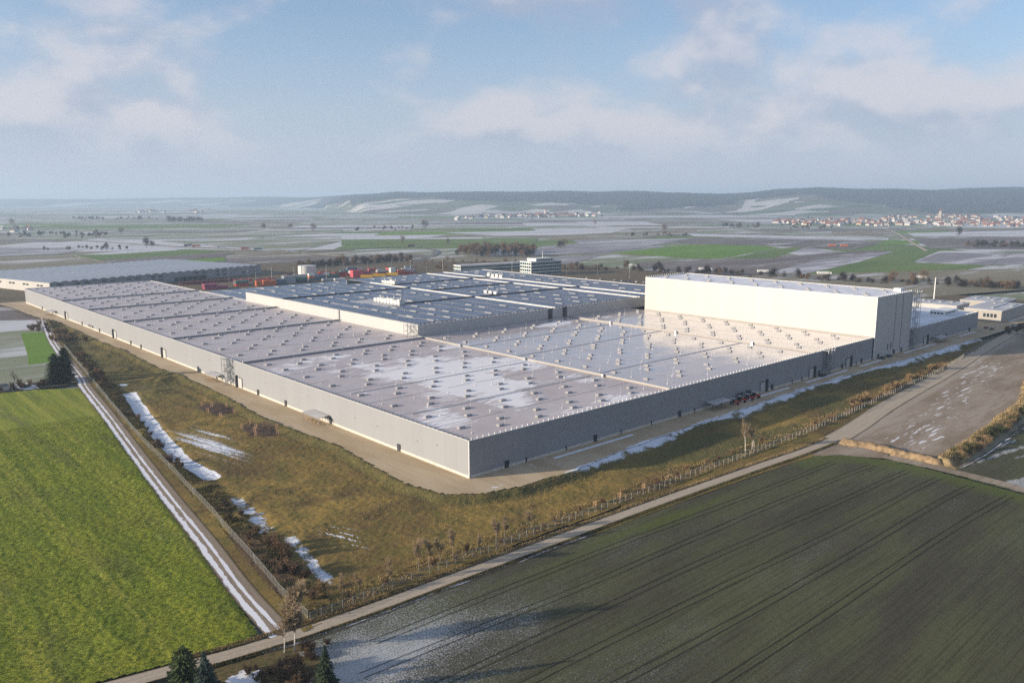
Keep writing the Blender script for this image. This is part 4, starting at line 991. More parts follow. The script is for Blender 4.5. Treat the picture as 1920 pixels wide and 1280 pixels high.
b = MB(); b.box(102.7, 386.0, -0.5, 240, 468, 11.6); b.build('wall', M['clad_pale'], lows)
lr = roof_sheet(lows, 103.2, 386.3, 239.6, 467.6, 11.65, M['roof_dry'])
lay_solar(lr, 106, 389, 236, 466, 11.65)

# three-flight steel stair towers against the walls
def stair_tower(loc, rz, h, label, w=2.6, l=6.4, group=None):
    t = empty('stair_tower', loc, rz, label, 'stair tower', 'steel escape stairs on the halls')
    for x in (-l / 2, 0.0, l / 2):
        for y in (0.15, w):
            b = MB(); b.box(x - 0.09, -y - 0.09, 0, x + 0.09, -y + 0.09, h + 1.1); b.build('post', M['steel'], t)
    n = max(2, round(h / 3.0)); dz = h / n
    for k in range(n + 1):
        z = k * dz
        if k:
            for xl in (-l / 2, l / 2 - 1.5): b = MB(); b.box(xl, -w, z - 0.08, xl + 1.5, -0.1, z); b.build('landing', M['steel'], t)
            b = MB()
            for y in (0.12, w):
                for rz_ in (0.55, 1.05): b.tube((-l / 2, -y, z + rz_), (l / 2, -y, z + rz_), 0.035, n=4)
            b.build('railing', M['steel'], t)
        if k < n:
            s_ = 1 if k % 2 == 0 else -1; y0 = -w + 0.05 if k % 2 == 0 else -w / 2
            b = MB(); m_ = 9
            for i in range(m_):
                a = i / m_; x = s_ * (-l / 2 + 1.5 + (l - 3.0) * a); b.box(x - 0.2, y0, z + dz * a, x + 0.2, y0 + w / 2 - 0.1, z + dz * a + 0.06)
            xa, xb = s_ * (-l / 2 + 1.4), s_ * (l / 2 - 1.4)
            for yy in (y0, y0 + w / 2 - 0.1):
                b.tube((xa, yy, z), (xb, yy, z + dz), 0.10, n=4); b.tube((xa, yy, z + 1), (xb, yy, z + dz + 1), 0.035, n=4)
            b.build('flight', M['steel'], t)
    return t
stair_tower((-0.1, 176, 0), R(-90), 12, 'open steel stair tower on the long sunlit wall of the long hall')
stair_tower((228.5, -0.15, 0), 0, 12, 'steel stair tower on the shaded south front, between the tractors and the white block')
stair_tower((330.6, -0.15, 0), 0, 33, 'very tall steel stair tower climbing the shaded edge of the white block')
stair_tower((100.5, 172.5, 11.8), R(-90), 6, 'short steel stair tower where the solar roof steps up')

# flat canopies on posts
def canopy(loc, rz, l, w, label):
    t = empty('canopy_shelter', loc, rz, label, 'canopy', 'flat canopies against the hall walls')
    for k in range(2):
        b = MB(); x0 = -l / 2 + k * l / 2
        z0, z1 = 3.1, 3.35
        b.quad([(x0 + 0.05, -w, z0 - .15), (x0 + l / 2 - 0.05, -w, z0 - .15), (x0 + l / 2 - 0.05, -0.3, z1), (x0 + 0.05, -0.3, z1)]); b.quad([(x0 + 0.05, -0.3, z1 - .12), (x0 + l / 2 - 0.05, -0.3, z1 - .12), (x0 + l / 2 - 0.05, -w, z0 - .27), (x0 + 0.05, -w, z0 - .27)])
        b.build('roof_sheet', M['roof_dry'], t)
    for x in (-l / 2 + 0.3, 0, l / 2 - 0.3):
        for y in (-w + 0.3, -0.6): b = MB(); b.box(x - 0.08, y - 0.08, 0, x + 0.08, y + 0.08, 3.0); b.build('post', M['steel'], t)
    for k in range(4):
        x = -l / 2 + 1.4 + k * l / 4.4
        b = MB(); b.box(x, -w + 1.0, 0.45, x + 1.6, -w + 1.5, 0.52); b.box(x + 0.1, -w + 1.1, 0, x + 0.2, -w + 1.4, 0.45); b.box(x + 1.4, -w + 1.1, 0, x + 1.5, -w + 1.4, 0.45); b.build('bench', M['wood'], t)
    return t
canopy((-0.3, 91, 0), R(-90), 13, 5.0, 'flat canopy on posts at the near end of the sunlit wall')
canopy((-0.3, 190, 0), R(-90), 12, 4.5, 'flat canopy on posts next to the stair tower on the sunlit wall')
canopy((-0.3, 492, 0), R(-90), 12, 5.0, 'flat canopy near the far corner of the long sunlit wall')
canopy((131, -0.4, 0), 0, 13, 5.0, 'flat canopy in the shade beside the row of red tractors')
canopy((368, -0.4, 0), 0, 14, 5.0, 'flat canopy at the foot of the low hall east of the tower')
# ------------------------------------------------------------------ other buildings of the works
# shed with rows of curved roof shells, north-west
saw = empty('shell_roof_hall', (33, 650, 0), R(15.5), 'wide hall with many rows of curved grey roof shells behind the long hall', 'hall')
SL, SD, SH = 246.0, 175.0, 9.4
M['shell'] = simple('grey roof shell', (0.22, 0.25, 0.30), 0.45, 0.12, 0.02, 0.4)
b = MB(); b.box(0, 0, -0.5, SL, 0.4, SH); b.build('south_wall', M['clad_grey'], saw)
b = MB(); b.box(0, 0.4, -0.5, 0.4, SD, SH); b.build('west_wall', M['clad_white'], saw)
b = MB(); b.box(SL - 0.4, 0.4, -0.5, SL, SD, SH); b.build('east_wall', M['clad_grey'], saw)
b = MB(); b.box(0.4, SD - 0.4, -0.5, SL - 0.4, SD, SH); b.build('north_wall', M['clad_grey'], saw)
NS = 26; pw = SL / NS
shell = MB()
for k in range(2):
    y0 = k * SD / 2
    for q in range(8):
        a0, a1 = q / 8, (q + 1) / 8; z0 = 1.2 * math.sin(math.pi * a0); z1 = 1.2 * math.sin(math.pi * a1)
        shell.quad([(a0 * pw, y0, z0), (a1 * pw, y0, z1), (a1 * pw, y0 + SD / 2 - 0.6, z1), (a0 * pw, y0 + SD / 2 - 0.6, z0)])
        shell.quad([(a0 * pw, y0, -0.05), (a1 * pw, y0, -0.05), (a1 * pw, y0, z1), (a0 * pw, y0, z0)], 1)
SHM = shell.mesh('roof_shell', [M['shell'], M['curb']])
for k in range(NS): link('roof_shell', SHM, saw, (k * pw, -0.3, SH), 0)
wn = MB(); wn.box(-2.3, -0.08, 0, 2.3, 0.02, 1.5); WIN_S = wn.mesh('window', M['glass'])
for k in range(18):
    if k not in (9, 10): link('window', WIN_S, saw, (9 + k * 13.2 + (4 if k % 2 else 0), 0, 6.2)); link('window', WIN_S, saw, (9 + k * 13.2 + (4 if k % 2 else 0), 0, 2.4)) if k % 3 else None
for k in range(6):
    for dd in (0, 6.0): link('window', WIN_S, saw, (0, 14 + k * 25 + dd, 5.6), R(-90))
b = MB(); b.box(130, -0.12, 0, 170, 0.0, 4.2); b.build('loading_gate', M['dark'], saw)

# storage tank
t = empty('storage_tank', (304, 668, 0), 0, 'pale round storage tank beside the container yard', 'tank')
b = MB(); b.tube((0, 0, -0.3), (0, 0, 10.2), 10.2, 10.2, 40); b.build('shell', M['unit'], t, smooth=True)
b = MB(); b.tube((0, 0, 10.2), (0, 0, 10.9), 10.25, 0.6, 40, cap=True); b.build('roof', M['flash'], t)
b = MB(); b.tube((-9.3, -4.6, 0), (-9.3, -4.6, 11.2), 0.12); b.tube((-9.7, -4.2, 0), (-9.7, -4.2, 11.2), 0.12); b.build('ladder', M['steel'], t)

# office block
def office(name, loc, rz, lx, ly, floors, label, pent):
    o = empty(name, loc, rz, label, 'office')
    h = floors * 3.7 + 0.6
    b = MB(); b.box(0, 0, -0.5, lx, ly, h); b.build('wall', M['white'], o)
    for f in range(floors):
        n = int(lx / 3.3)
        for k in range(n): link('window', WIN_O, o, (1.9 + k * (lx - 3.6) / (n - 1), 0, 0.6 + f * 3.7), R(90))
        for k in range(int(ly / 3.9)): link('window', WIN_O, o, (0, 2.4 + k * 3.9, 0.6 + f * 3.7))
    b = MB(); b.box(-0.3, -0.3, h, lx + 0.3, ly + 0.3, h + 0.3); b.build('roof', M['roof_dry'], o)
    if pent:
        b = MB(); b.box(9, 2, h + 0.3, lx - 9, ly - 2, h + 3.4); pt = b.build('penthouse', M['unit'], o)
        for k in range(6): b = MB(); b.box(11 + k * 4.0, 1.9, h + 0.7, 13.9 + k * 4.0, 2.02, h + 2.8); b.build('window', M['blue_glass'], pt)
        b = MB(); b.tube((24, 8, h + 3.4), (24, 8, h + 12), 0.3, 0.1, 6); b.box(23, 7, h + 9, 25, 9, h + 9.3); b.build('antenna_mast', M['steel'], o)
wb = MB(); wb.box(-0.12, -1.6, 0, 0.02, 1.6, 2.7); WIN_O = wb.mesh('window', M['blue_glass'])
office('office_block', (484, 480, 0), R(-4), 46, 20, 4, 'glass-fronted four-storey office block behind the solar roof with an antenna mast', True)
office('office_wing', (450, 566, 0), R(-8), 90, 16, 2, 'long low glazed office wing at the north edge of the solar roof', False)
# small halls to the east
def shed(loc, rz, lx, ly, h, wall, roof, label, gates=0, name='service_hall'):
    t = empty(name, loc, rz, label, 'hall')
    b = MB(); b.box(0, 0, -0.5, lx, ly, h); b.build('wall', wall, t)
    b = MB(); b.box(-0.4, -0.4, h, lx + 0.4, ly + 0.4, h + 0.45, 0); b.build('roof', roof, t)
    for k in range(gates):
        b = MB(); b.box(-0.10, 3 + k * 2.3, h * 0.45, 0.02, 4.6 + k * 2.3, h * 0.75); b.build('window', M['glass'], t)
    for k in range(int(ly / 7)):
        b = MB(); b.box(lx * rr.uniform(0.2, 0.8), 2 + k * 7, h + 0.45, lx * 0.8 + 1.8, 3.8 + k * 7, h + 0.9); b.build('roof_light', M['dome'], t)
    return t
shed((480, -2, -0.4), R(2), 58, 24, 8.4, M['clad_beige'], M['roof_dry'], 'beige flat-roofed hall past the east end with four small windows', 4)
shed((505, 36, -0.2), R(2), 30, 44, 6.0, M['clad_pale'], M['roof_dry'], 'white flat-roofed hall with grey roof behind the snowy roof', 0)
shed((560, 22, -0.2), R(2), 40, 30, 5.0, M['clad_beige'], M['roof_dry'], 'low beige building at the edge of the works beside a pole', 2)
mast = empty('tall_pole', (594, 85, -0.5), 0, 'tall thin white pole standing behind the white tower', 'pole')
b = MB(); b.tube((0, 0, 0), (0, 0, 19), 0.55, 0.4, 8, cap=True); b.build('shaft', M['white'], mast); b = MB(); b.tube((0, 0, 0), (0, 0, 0.6), 1.2, 1.0, 8, cap=True); b.build('base', M['concrete'], mast)
b = MB(); b.quad([(520, 120, -0.02), (1120, -60, -0.02), (1200, 40, -0.02), (640, 330, -0.02), (560, 300, -0.02)]); b.build('fallow_ground', FM[4])['kind'] = 'structure'
b = MB(); b.quad([(440, -14, -0.03), (560, -8, -0.03), (560, 4, -0.03), (440, 4, -0.03)]); b.build('parking_ground', M['concrete'])['kind'] = 'structure'

# ------------------------------------------------------------------ vehicles and containers
CCOL = {'orange': (0.55, 0.16, 0.06), 'red': (0.45, 0.07, 0.055), 'maroon': (0.20, 0.045, 0.055), 'magenta': (0.34, 0.08, 0.14), 'pink': (0.58, 0.11, 0.14), 'steel blue': (0.11, 0.17, 0.24), 'grey': (0.36, 0.38, 0.40), 'white': (0.68, 0.68, 0.66), 'green': (0.05, 0.16, 0.13), 'yellow': (0.72, 0.42, 0.03), 'dark': (0.06, 0.065, 0.075), 'teal': (0.07, 0.24, 0.27)}
for k, c in CCOL.items(): M['c_' + k] = simple(k + ' container paint', c, 0.55, 0.14, 0.3)
CM = {}
def container_parts(colname, L_):
    if (colname, L_) in CM: return CM[(colname, L_)]
    b = MB(); w, h = 2.44, 2.6
    b.box(0.06, 0.06, 0.15, L_ - 0.06, w - 0.06, h - 0.08)
    n = int(L_ / 0.75)
    for i in range(n):
        x = 0.3 + i * (L_ - 0.6) / n
        b.box(x, 0.0, 0.18, x + 0.36, 0.06, h - 0.15); b.box(x, w - 0.06, 0.18, x + 0.36, w, h - 0.15)
    body = b.mesh('body', M['c_' + colname])
    b = MB()
    for x in (0, L_ - 0.16):
        for y in (0, w - 0.16): b.box(x, y, 0, x + 0.16, y + 0.16, h)
    for y in (0.0, w - 0.12):
        b.box(0.16, y, 0, L_ - 0.16, y + 0.12, 0.15); b.box(0.16, y, h - 0.14, L_ - 0.16, y + 0.12, h - 0.01)
    fr = b.mesh('corner_frame', M['c_' + colname])
    b = MB()
    for y in (0.2, 1.25): b.box(-0.03, y, 0.2, 0.05, y + 0.98, h - 0.2)
    for y in (0.5, 0.9, 1.5, 1.9): b.tube((-0.05, y, 0.2), (-0.05, y, h - 0.2), 0.03, n=4)
    dr = b.mesh('doors', M['c_' + colname])
    CM[(colname, L_)] = (body, fr, dr); return CM[(colname, L_)]
def container(x, y, z, rz, colname, L_, where):
    t = empty('container', (x, y, z), rz, '%s freight container %s' % (colname, where), 'container', 'containers stacked in the freight yard')
    for nm, me in zip(('body', 'corner_frame', 'doors'), container_parts(colname, L_)): link(nm, me, t)
YA = R(-8)
def stack(px, py, cols, L_=12.2, rz=None, n=1, where='in the yard'):
    x, y = P(px, py, 0.0); a = YA if rz is None else rz
    for k in range(n):
        ox, oy = -math.sin(a) * 2.55 * k, math.cos(a) * 2.55 * k
        for j, c in enumerate(cols):
            lv = 'alone on the ground' if len(cols) == 1 else ('at the foot of its stack' if j == 0 else ('on top of its stack' if j == len(cols) - 1 else 'in the middle of its stack'))
            container(x + ox, y + oy, 2.6 * j, a, c, L_, '%s, %s' % (lv, where))
for k in range(7): stack(338 + k * 14.5, 534.5 - k * 1.2, ['maroon'], where='%s from the west in the low row' % ('first', 'second', 'third', 'fourth', 'fifth', 'sixth', 'seventh')[k])
stack(384, 543.5, ['magenta', 'magenta'], where='by the low solar hall', n=4)
stack(404, 541.5, ['magenta'], where='east of the magenta stacks', n=3)
stack(443, 537.0, ['red', 'green'], where='west of the orange ones', n=3)
stack(481, 537.0, ['orange', 'orange'], where='in the orange block', n=2, L_=6.1)
stack(496, 536.0, ['orange', 'orange'], where='in the wide orange block', n=3)
stack(515, 534.0, ['steel blue', 'steel blue'], where='just past the orange block', n=3)
stack(533, 532.0, ['grey', 'grey', 'grey'], where='in the tall grey block', n=3)
stack(556, 530.0, ['dark', 'green'], where='past the tall grey block', n=2)
stack(580, 527.0, ['steel blue', 'orange', 'white'], where='below the round tank', n=2, L_=6.1)
stack(590, 525.5, ['steel blue', 'steel blue'], where='right below the round tank', n=3)
stack(606, 527.5, ['grey'], where='west of the pink block', n=2)
stack(617, 524.0, ['dark', 'green'], where='west of the pink block', n=2)
stack(628, 527.0, ['white'], where='at the edge of the solar roof', n=2, L_=12.2)
stack(628, 519.5, ['red', 'maroon'], where='behind the white one', n=3)
stack(662, 520.5, ['pink', 'pink', 'pink'], where='in the tall pink block', n=3)
stack(678, 517.5, ['pink', 'magenta'], where='at the back of the pink block', n=2)
stack(708, 514.5, ['maroon', 'grey'], where='east of the pink block', n=2)
stack(733, 515.0, ['white', 'white', 'white'], where='east of the yellow trailers', n=2, L_=6.1)
stack(746, 514.5, ['red'], where='by the white stack', n=2)
stack(748, 514.0, ['grey', 'orange'], where='by the white stack', n=2, L_=6.1)
stack(640, 511.5, ['teal'], where='at the back of the yard', n=2)
stack(652, 510.0, ['dark', 'steel blue'], where='at the back of the yard', n=2)
stack(692, 508.0, ['red'], where='at the far back of the yard', n=2)
stack(664, 507.5, ['grey'], where='at the far back of the yard', n=2)
for k in range(46):
    px = rr.uniform(575, 765) if k < 30 else rr.uniform(425, 560); py = np.interp(px, [425, 560, 640, 765], [531, 523, 513, 508]) + rr.uniform(-2.5, 5.5)
    c = rr.choice(('red', 'orange', 'pink', 'maroon', 'steel blue', 'grey', 'white', 'teal', 'red'))
    stack(px, py, [c] if k % 3 else [c, rr.choice(('red', 'orange', 'grey', 'maroon', 'white'))], where='loose %s' % ('by the round tank' if px < 640 and k < 30 else 'north of the pink block' if k < 30 else 'behind the orange block'), L_=rr.choice((6.1, 12.2)), rz=R(rr.choice((-8, 82, -30))))
lp = MB(); lp.tube((0, 0, 0), (0, 0, 14), 0.16, 0.09, 6); LPM = lp.mesh('shaft', M['steel'])
lp = MB(); lp.box(-1.1, -0.2, 13.9, 1.1, 0.2, 14.15); LPH = lp.mesh('lamp_head', M['unit'])
for px, py in ((430, 531), (466, 533), (480, 528), (510, 526), (552, 525), (612, 521), (645, 518), (690, 512), (735, 510), (770, 511), (800, 509), (830, 508), (960, 512), (1062, 518), (1085, 513), (1120, 519), (1180, 522)):
    x, y = P(px, py, 0.0); t = empty('lamp_post', (x, y, 0), rr.uniform(0, 3), 'tall thin lamp post in the freight yard behind the solar roof' if px < 790 else 'tall thin lamp post near the offices', 'lamp post', 'yard lamp posts' if px < 790 else 'lamp posts by the offices')
    link('shaft', LPM, t); link('lamp_head', LPH, t)
# articulated trucks and trailers
def wheel_mesh(r, w):
    b = MB(); b.tube((0, -w / 2, 0), (0, w / 2, 0), r, r, 12, cap=True); return b.mesh('wheel', M['tyre'])
WH = wheel_mesh(0.5, 0.35); WHB = wheel_mesh(0.85, 0.5); WHC = wheel_mesh(0.33, 0.22)
TR = {}
def truck(loc, rz, colname, label, cab=True, group='trucks on the far roads'):
    t = empty('truck' if cab else 'trailer', loc, rz, label, 'truck' if cab else 'trailer', group)
    key = (colname, cab)
    if key not in TR:
        b = MB(); b.box(0, -1.25, 1.1, 13.4, 1.25, 3.9); b.box(0.4, -0.9, 0.8, 13, 0.9, 1.1); bx_ = b.mesh('cargo_box', M['c_' + colname])
        b = MB(); k = len(b.v)
        for y in (-1.2, 1.2): b.v += [(14.0, y, 0.7), (16.3, y, 0.7), (16.3, y, 2.2), (15.9, y, 3.3), (14.0, y, 3.5)]
        b.f += [(k, k + 1, k + 2, k + 3, k + 4), (k + 9, k + 8, k + 7, k + 6, k + 5)] + [(k + i, k + 5 + i, k + 5 + (i + 1) % 5, k + (i + 1) % 5) for i in range(5)]; b.m += [0] * 7
        cb = b.mesh('cab', M['white'])
        b = MB(); b.quad([(16.32, -1.1, 2.2), (16.32, 1.1, 2.2), (15.93, 1.1, 3.2), (15.93, -1.1, 3.2)]); ws = b.mesh('windscreen', M['glass'])
        TR[key] = (bx_, cb, ws)
    bx_, cb, ws = TR[key]; link('cargo_box', bx_, t)
    if cab: c_ = link('cab', cb, t); link('windscreen', ws, c_)
    for x in ((1.6, 2.9, 4.2) + ((12.6, 15.0) if cab else (11.8,))):
        for y in (-1.05, 1.05): link('wheel', WH, t, (x, y, 0.5))
for k in range(3):
    x, y = P(676 + k * 24, 522.0 - k * 2.1, 0.0); truck((x, y, 0), R(-35), 'yellow', ('first', 'second', 'third')[k] + ' yellow box trailer counted from the pink containers', False, 'yellow trailers in the yard')
for px, py, c, lb in ((360, 463.2, 'orange', 'orange truck on the far western road'), (345, 462.3, 'dark', 'dark truck ahead of the orange one on the far road'), (452, 468, 'pink', 'pink-red truck on the far road near the roundabout'), (476, 469, 'teal', 'teal truck following the red one on the far road'), (407, 465, 'white', 'small white truck on the far western road'), (538, 473, 'white', 'white truck where the far road bends'), (764, 463, 'maroon', 'maroon truck on the slip road above the wood'), (1170, 500.5, 'white', 'white truck behind the bare hedge near the office block'), (1310, 507.8, 'white', 'white trailer truck half hidden by the hedge above the tower roof'), (1420, 512, 'white', 'white truck behind the hedge above the middle of the tower roof'), (1532, 515.5, 'white', 'long white truck in front of the green field past the tower'), (1708, 523, 'white', 'pale truck parked in the hedge near the tall pole')):
    x, y = P(px, py); truck((x, y, GZ + 0.3), R(-47 if px > 1000 else -24), c, lb)
# cars
def car_parts(paint):
    b = MB(); prof = [(-2.1, 0.35), (2.1, 0.35), (2.15, 0.75), (1.2, 0.92), (-1.9, 0.95), (-2.15, 0.8)]
    def ext(b, prof, y0, y1, inset=0):
        k = len(b.v); n = len(prof)
        b.v += [(x, y0, z) for x, z in prof] + [(x, y1, z) for x, z in prof]
        b.f += [tuple(range(k, k + n)), tuple(reversed(range(k + n, k + 2 * n)))] + [(k + i, k + n + i, k + n + (i + 1) % n, k + (i + 1) % n) for i in range(n)]; b.m += [0] * (n + 2)
    ext(b, prof, -0.88, 0.88); body = b.mesh('body', paint)
    b = MB(); ext(b, [(-1.75, 0.93), (1.1, 0.9), (0.35, 1.42), (-1.2, 1.45)], -0.78, 0.78); win = b.mesh('windows', M['glass'])
    b = MB(); b.box(-1.25, -0.72, 1.42, 0.35, 0.72, 1.48); roof = b.mesh('roof', paint)
    return body, win, roof
PAINT = {k: simple(k + ' car paint', c, 0.25, 0.05, 0.5, 0.6) for k, c in {'black': (0.012, 0.012, 0.014), 'red': (0.30, 0.02, 0.02), 'silver': (0.45, 0.46, 0.48), 'white': (0.72, 0.72, 0.71), 'blue': (0.03, 0.06, 0.16)}.items()}
CARP = {k: car_parts(m) for k, m in PAINT.items()}
def car(loc, rz, colname, label, group=None):
    t = empty('parked_car', loc, rz, label, 'car', group)
    bd, wi, ro = CARP[colname]; link('body', bd, t); link('windows', wi, t); link('roof', ro, t)
    for x in (-1.3, 1.35):
        for y in (-0.8, 0.8): link('wheel', WHC, t, (x, y, 0.33))
for x, y, a, c, lb in ((221.5, -2.4, 0, 'black', 'dark car parked at the shaded wall beside the steel stair tower'), (287.5, -2.8, 4, 'black', 'dark car parked where the tower wall begins'), (296, -2.8, -3, 'blue', 'second dark car parked under the tower wall'), (446, -3.5, 0, 'red', 'red car parked at the east end of the low hall'), (443, -8, 5, 'black', 'dark car parked beside the red one')):
    car((x, y, 0), R(a), c, lb)
for rw in range(5):
    for k in range(22):
        x = 452 + rw * 13 + k * 1.6; y = 392 - k * 8.6 + rw * 5
        if x > 560 or rr.random() < 0.25: continue
        c = rr.choice(['black', 'silver', 'white', 'blue', 'red', 'silver'])
        car((x, y, 0), R(rr.choice((0, 180)) + 10), c, '%s car in the staff car park behind the solar hall' % c, 'cars in the staff car park')
# red utility tractors in the shade of the south front
def tractor(loc, rz, label):
    t = empty('tractor', loc, rz, label, 'tractor', 'red tractors by the south front')
    M.setdefault('tred', simple('tractor red', (0.42, 0.045, 0.03), 0.45, 0.1))
    b = MB(); b.box(0.2, -0.45, 0.8, 2.2, 0.45, 1.5); b.box(2.2, -0.4, 0.85, 2.4, 0.4, 1.4); b.build('bonnet', M['tred'], t)
    b = MB(); b.box(-1.5, -0.7, 0.7, 0.2, 0.7, 1.25); b.build('chassis', M['tred'], t)
    b = MB(); b.box(-1.3, -0.62, 1.25, 0.15, 0.62, 2.45); c_ = b.build('cab', M['glass'], t)
    b = MB(); b.box(-1.4, -0.7, 2.45, 0.25, 0.7, 2.6); b.build('cab_roof', M['unit'], c_)
    for y in (-0.85, 0.85): link('wheel', WHB, t, (-0.8, y, 0.85)); link('wheel', WH, t, (1.6, y, 0.5))
    b = MB(); b.tube((1.2, 0.3, 1.5), (1.2, 0.3, 2.3), 0.06); b.build('exhaust', M['dark'], t)
for k, x in enumerate((141.5, 147.5, 153.0, 158.5)): tractor((x, -3.6 + 0.3 * (k % 2), 0), R(-62 - 6 * k), 'red tractor, %s from the canopy in the row by the shaded wall' % ('first', 'second', 'third', 'fourth')[k])
for x, lb in ((150.2, 'dark open rack leaning at the wall behind the second tractor'), (156.8, 'dark open rack at the wall nearer the gate')):
    t = empty('wall_rack', (x, -1.0, 0), 0, lb, 'rack')
    for dx in (-1.5, 0, 1.5): b = MB(); b.box(dx - 0.06, -0.3, 0, dx + 0.06, 0.3, 3.2); b.build('upright', M['dark'], t)
    for z in (1.0, 2.0, 3.0): b = MB(); b.box(-1.44, -0.28, z, 1.44, 0.28, z + 0.08); b.build('shelf', M['dark'], t)

# ------------------------------------------------------------------ fences
pm = MB(); pm.box(-0.045, -0.045, -0.3, 0.045, 0.045, 2.1); FPOST = pm.mesh('post', M['steel'])
m = bpy.data.materials.new('wire mesh'); m.use_nodes = True; m.node_tree.nodes.clear(); g = Graph(m.node_tree)
pb = g.add('ShaderNodeBsdfPrincipled', {'Base Color': (0.34, 0.36, 0.36), 'Roughness': 0.5}); tp = g.add('ShaderNodeBsdfTransparent')
mx = g.add('ShaderNodeMixShader', {0: 0.11, 1: tp.outputs[0], 2: pb.outputs[0]}); g.lk.new(mx.outputs[0], g.add('ShaderNodeOutputMaterial').inputs[0])
M['mesh'] = m
def fence(line, spacing, label, zf, name='mesh_fence'):
    t = empty(name, (line[0][0], line[0][1], GZ), 0, label, 'fence', 'site fences')
    ox, oy = line[0]; pts = []; carry = 0
    for (x0, y0), (x1, y1) in zip(line[:-1], line[1:]):
        L_ = math.hypot(x1 - x0, y1 - y0); s_ = carry
        while s_ < L_: pts.append((x0 + (x1 - x0) * s_ / L_, y0 + (y1 - y0) * s_ / L_)); s_ += spacing
        carry = s_ - L_
    zs = zf(np.array([p[0] for p in pts]), np.array([p[1] for p in pts])) - GZ
    for i, (x, y) in enumerate(pts):
        link('post', FPOST, t, (x - ox, y - oy, zs[i]))
        if i % 11 == 5 and i + 1 < len(pts):
            b = MB(); q = Vector((pts[i + 1][0] - x, pts[i + 1][1] - y, 0)).normalized(); a = (x - ox + q.x * 1.6, y - oy + q.y * 1.6, zs[i] - 0.1)
            b.tube(a, (x - ox, y - oy, zs[i] + 1.7), 0.05, n=4); b.build('brace', M['steel'], t)
    b = MB()
    for i in range(len(pts) - 1):
        (x0, y0), (x1, y1) = pts[i], pts[i + 1]
        b.quad([(x0 - ox, y0 - oy, zs[i] + 0.05), (x1 - ox, y1 - oy, zs[i + 1] + 0.05), (x1 - ox, y1 - oy, zs[i + 1] + 1.95), (x0 - ox, y0 - oy, zs[i] + 1.95)])
    b.build('wire_mesh', M['mesh'], t)
    b = MB()
    for i in range(len(pts) - 1):
        (x0, y0), (x1, y1) = pts[i], pts[i + 1]; b.tube((x0 - ox, y0 - oy, zs[i] + 1.98), (x1 - ox, y1 - oy, zs[i + 1] + 1.98), 0.03, n=3)
    b.build('top_rail', M['steel'], t)
fence(FENCE_S[:], 2.6, 'wire mesh fence on grey posts along the farm lane south of the meadow', meadow_z)
fence(FENCE_W[1:], 2.6, 'wire mesh fence beside the snowy track west of the meadow', meadow_z)

# ------------------------------------------------------------------ trees and bushes
def bare_tree(name, seed, H, spread, trunk_mat, twig_mat, label, group=None, stems=1, twig=0.018, dens=1.0, weep=0.0, cat='tree', bush=False):
    rg = random.Random(seed); root = empty(name, (0, 0, 0), 0, label, cat, group); tb = MB(); cb = MB()
    def grow(p, d, L_, r, lev, b):
        n = 3 if lev < 2 else 2
        for i in range(n):
            d2 = (d + Vector((rg.uniform(-1, 1), rg.uniform(-1, 1), rg.uniform(-0.3, 0.6))) * (0.12 + 0.05 * lev)).normalized()
            if lev >= 3 and weep: d2 = (d2 + Vector((0, 0, -weep))).normalized()
            q = p + d2 * L_ / n; r2 = r * (0.80 if lev < 3 else 0.6)
            (tb if lev == 0 else cb).tube(p, q, r, r2, 5 if lev < 2 else 3)
            if lev < 4 and (lev > 0 or i >= 1 or bush):
                for k in range(int((3 if lev == 0 else 3.0 if lev < 3 else 3.4) * dens + rg.random() * 0.8)):
                    a = rg.uniform(0, 6.283); tilt = rg.uniform(0.5, 1.05) * spread
                    e = d2.orthogonal().normalized(); f_ = d2.cross(e)
                    nd = (d2 * math.cos(tilt) + (e * math.cos(a) + f_ * math.sin(a)) * math.sin(tilt) + Vector((0, 0, 0.22))).normalized()
                    pp = p + (q - p) * rg.uniform(0.2, 1)
                    nl = L_ * rg.uniform(0.42, 0.66) * (0.9 if lev else 0.75)
                    grow(pp, nd, nl, max(r2 * 0.5, twig), lev + 1, cb)
            p, d, r = q, d2, r2
    for s_ in range(stems):
        a = rg.uniform(0, 6.283); off_ = 0.0 if stems == 1 else 0.5 * H * 0.09
        lean = Vector((math.cos(a), math.sin(a), 0)) * (0.03 if stems == 1 else 0.35 if bush else 0.12)
        grow(Vector((math.cos(a) * off_, math.sin(a) * off_, -0.3)), (Vector((0, 0, 1)) + lean).normalized(), H * rg.uniform(0.75, 1.0) * (0.6 if bush else 0.82), (H * 0.013 if not bush else 0.04) + 0.015, 1 if bush else 0, tb)
    if tb.v: tb.build('trunk', trunk_mat, root)
    cb.build('crown' if not bush else 'branches', twig_mat, root)
    return root
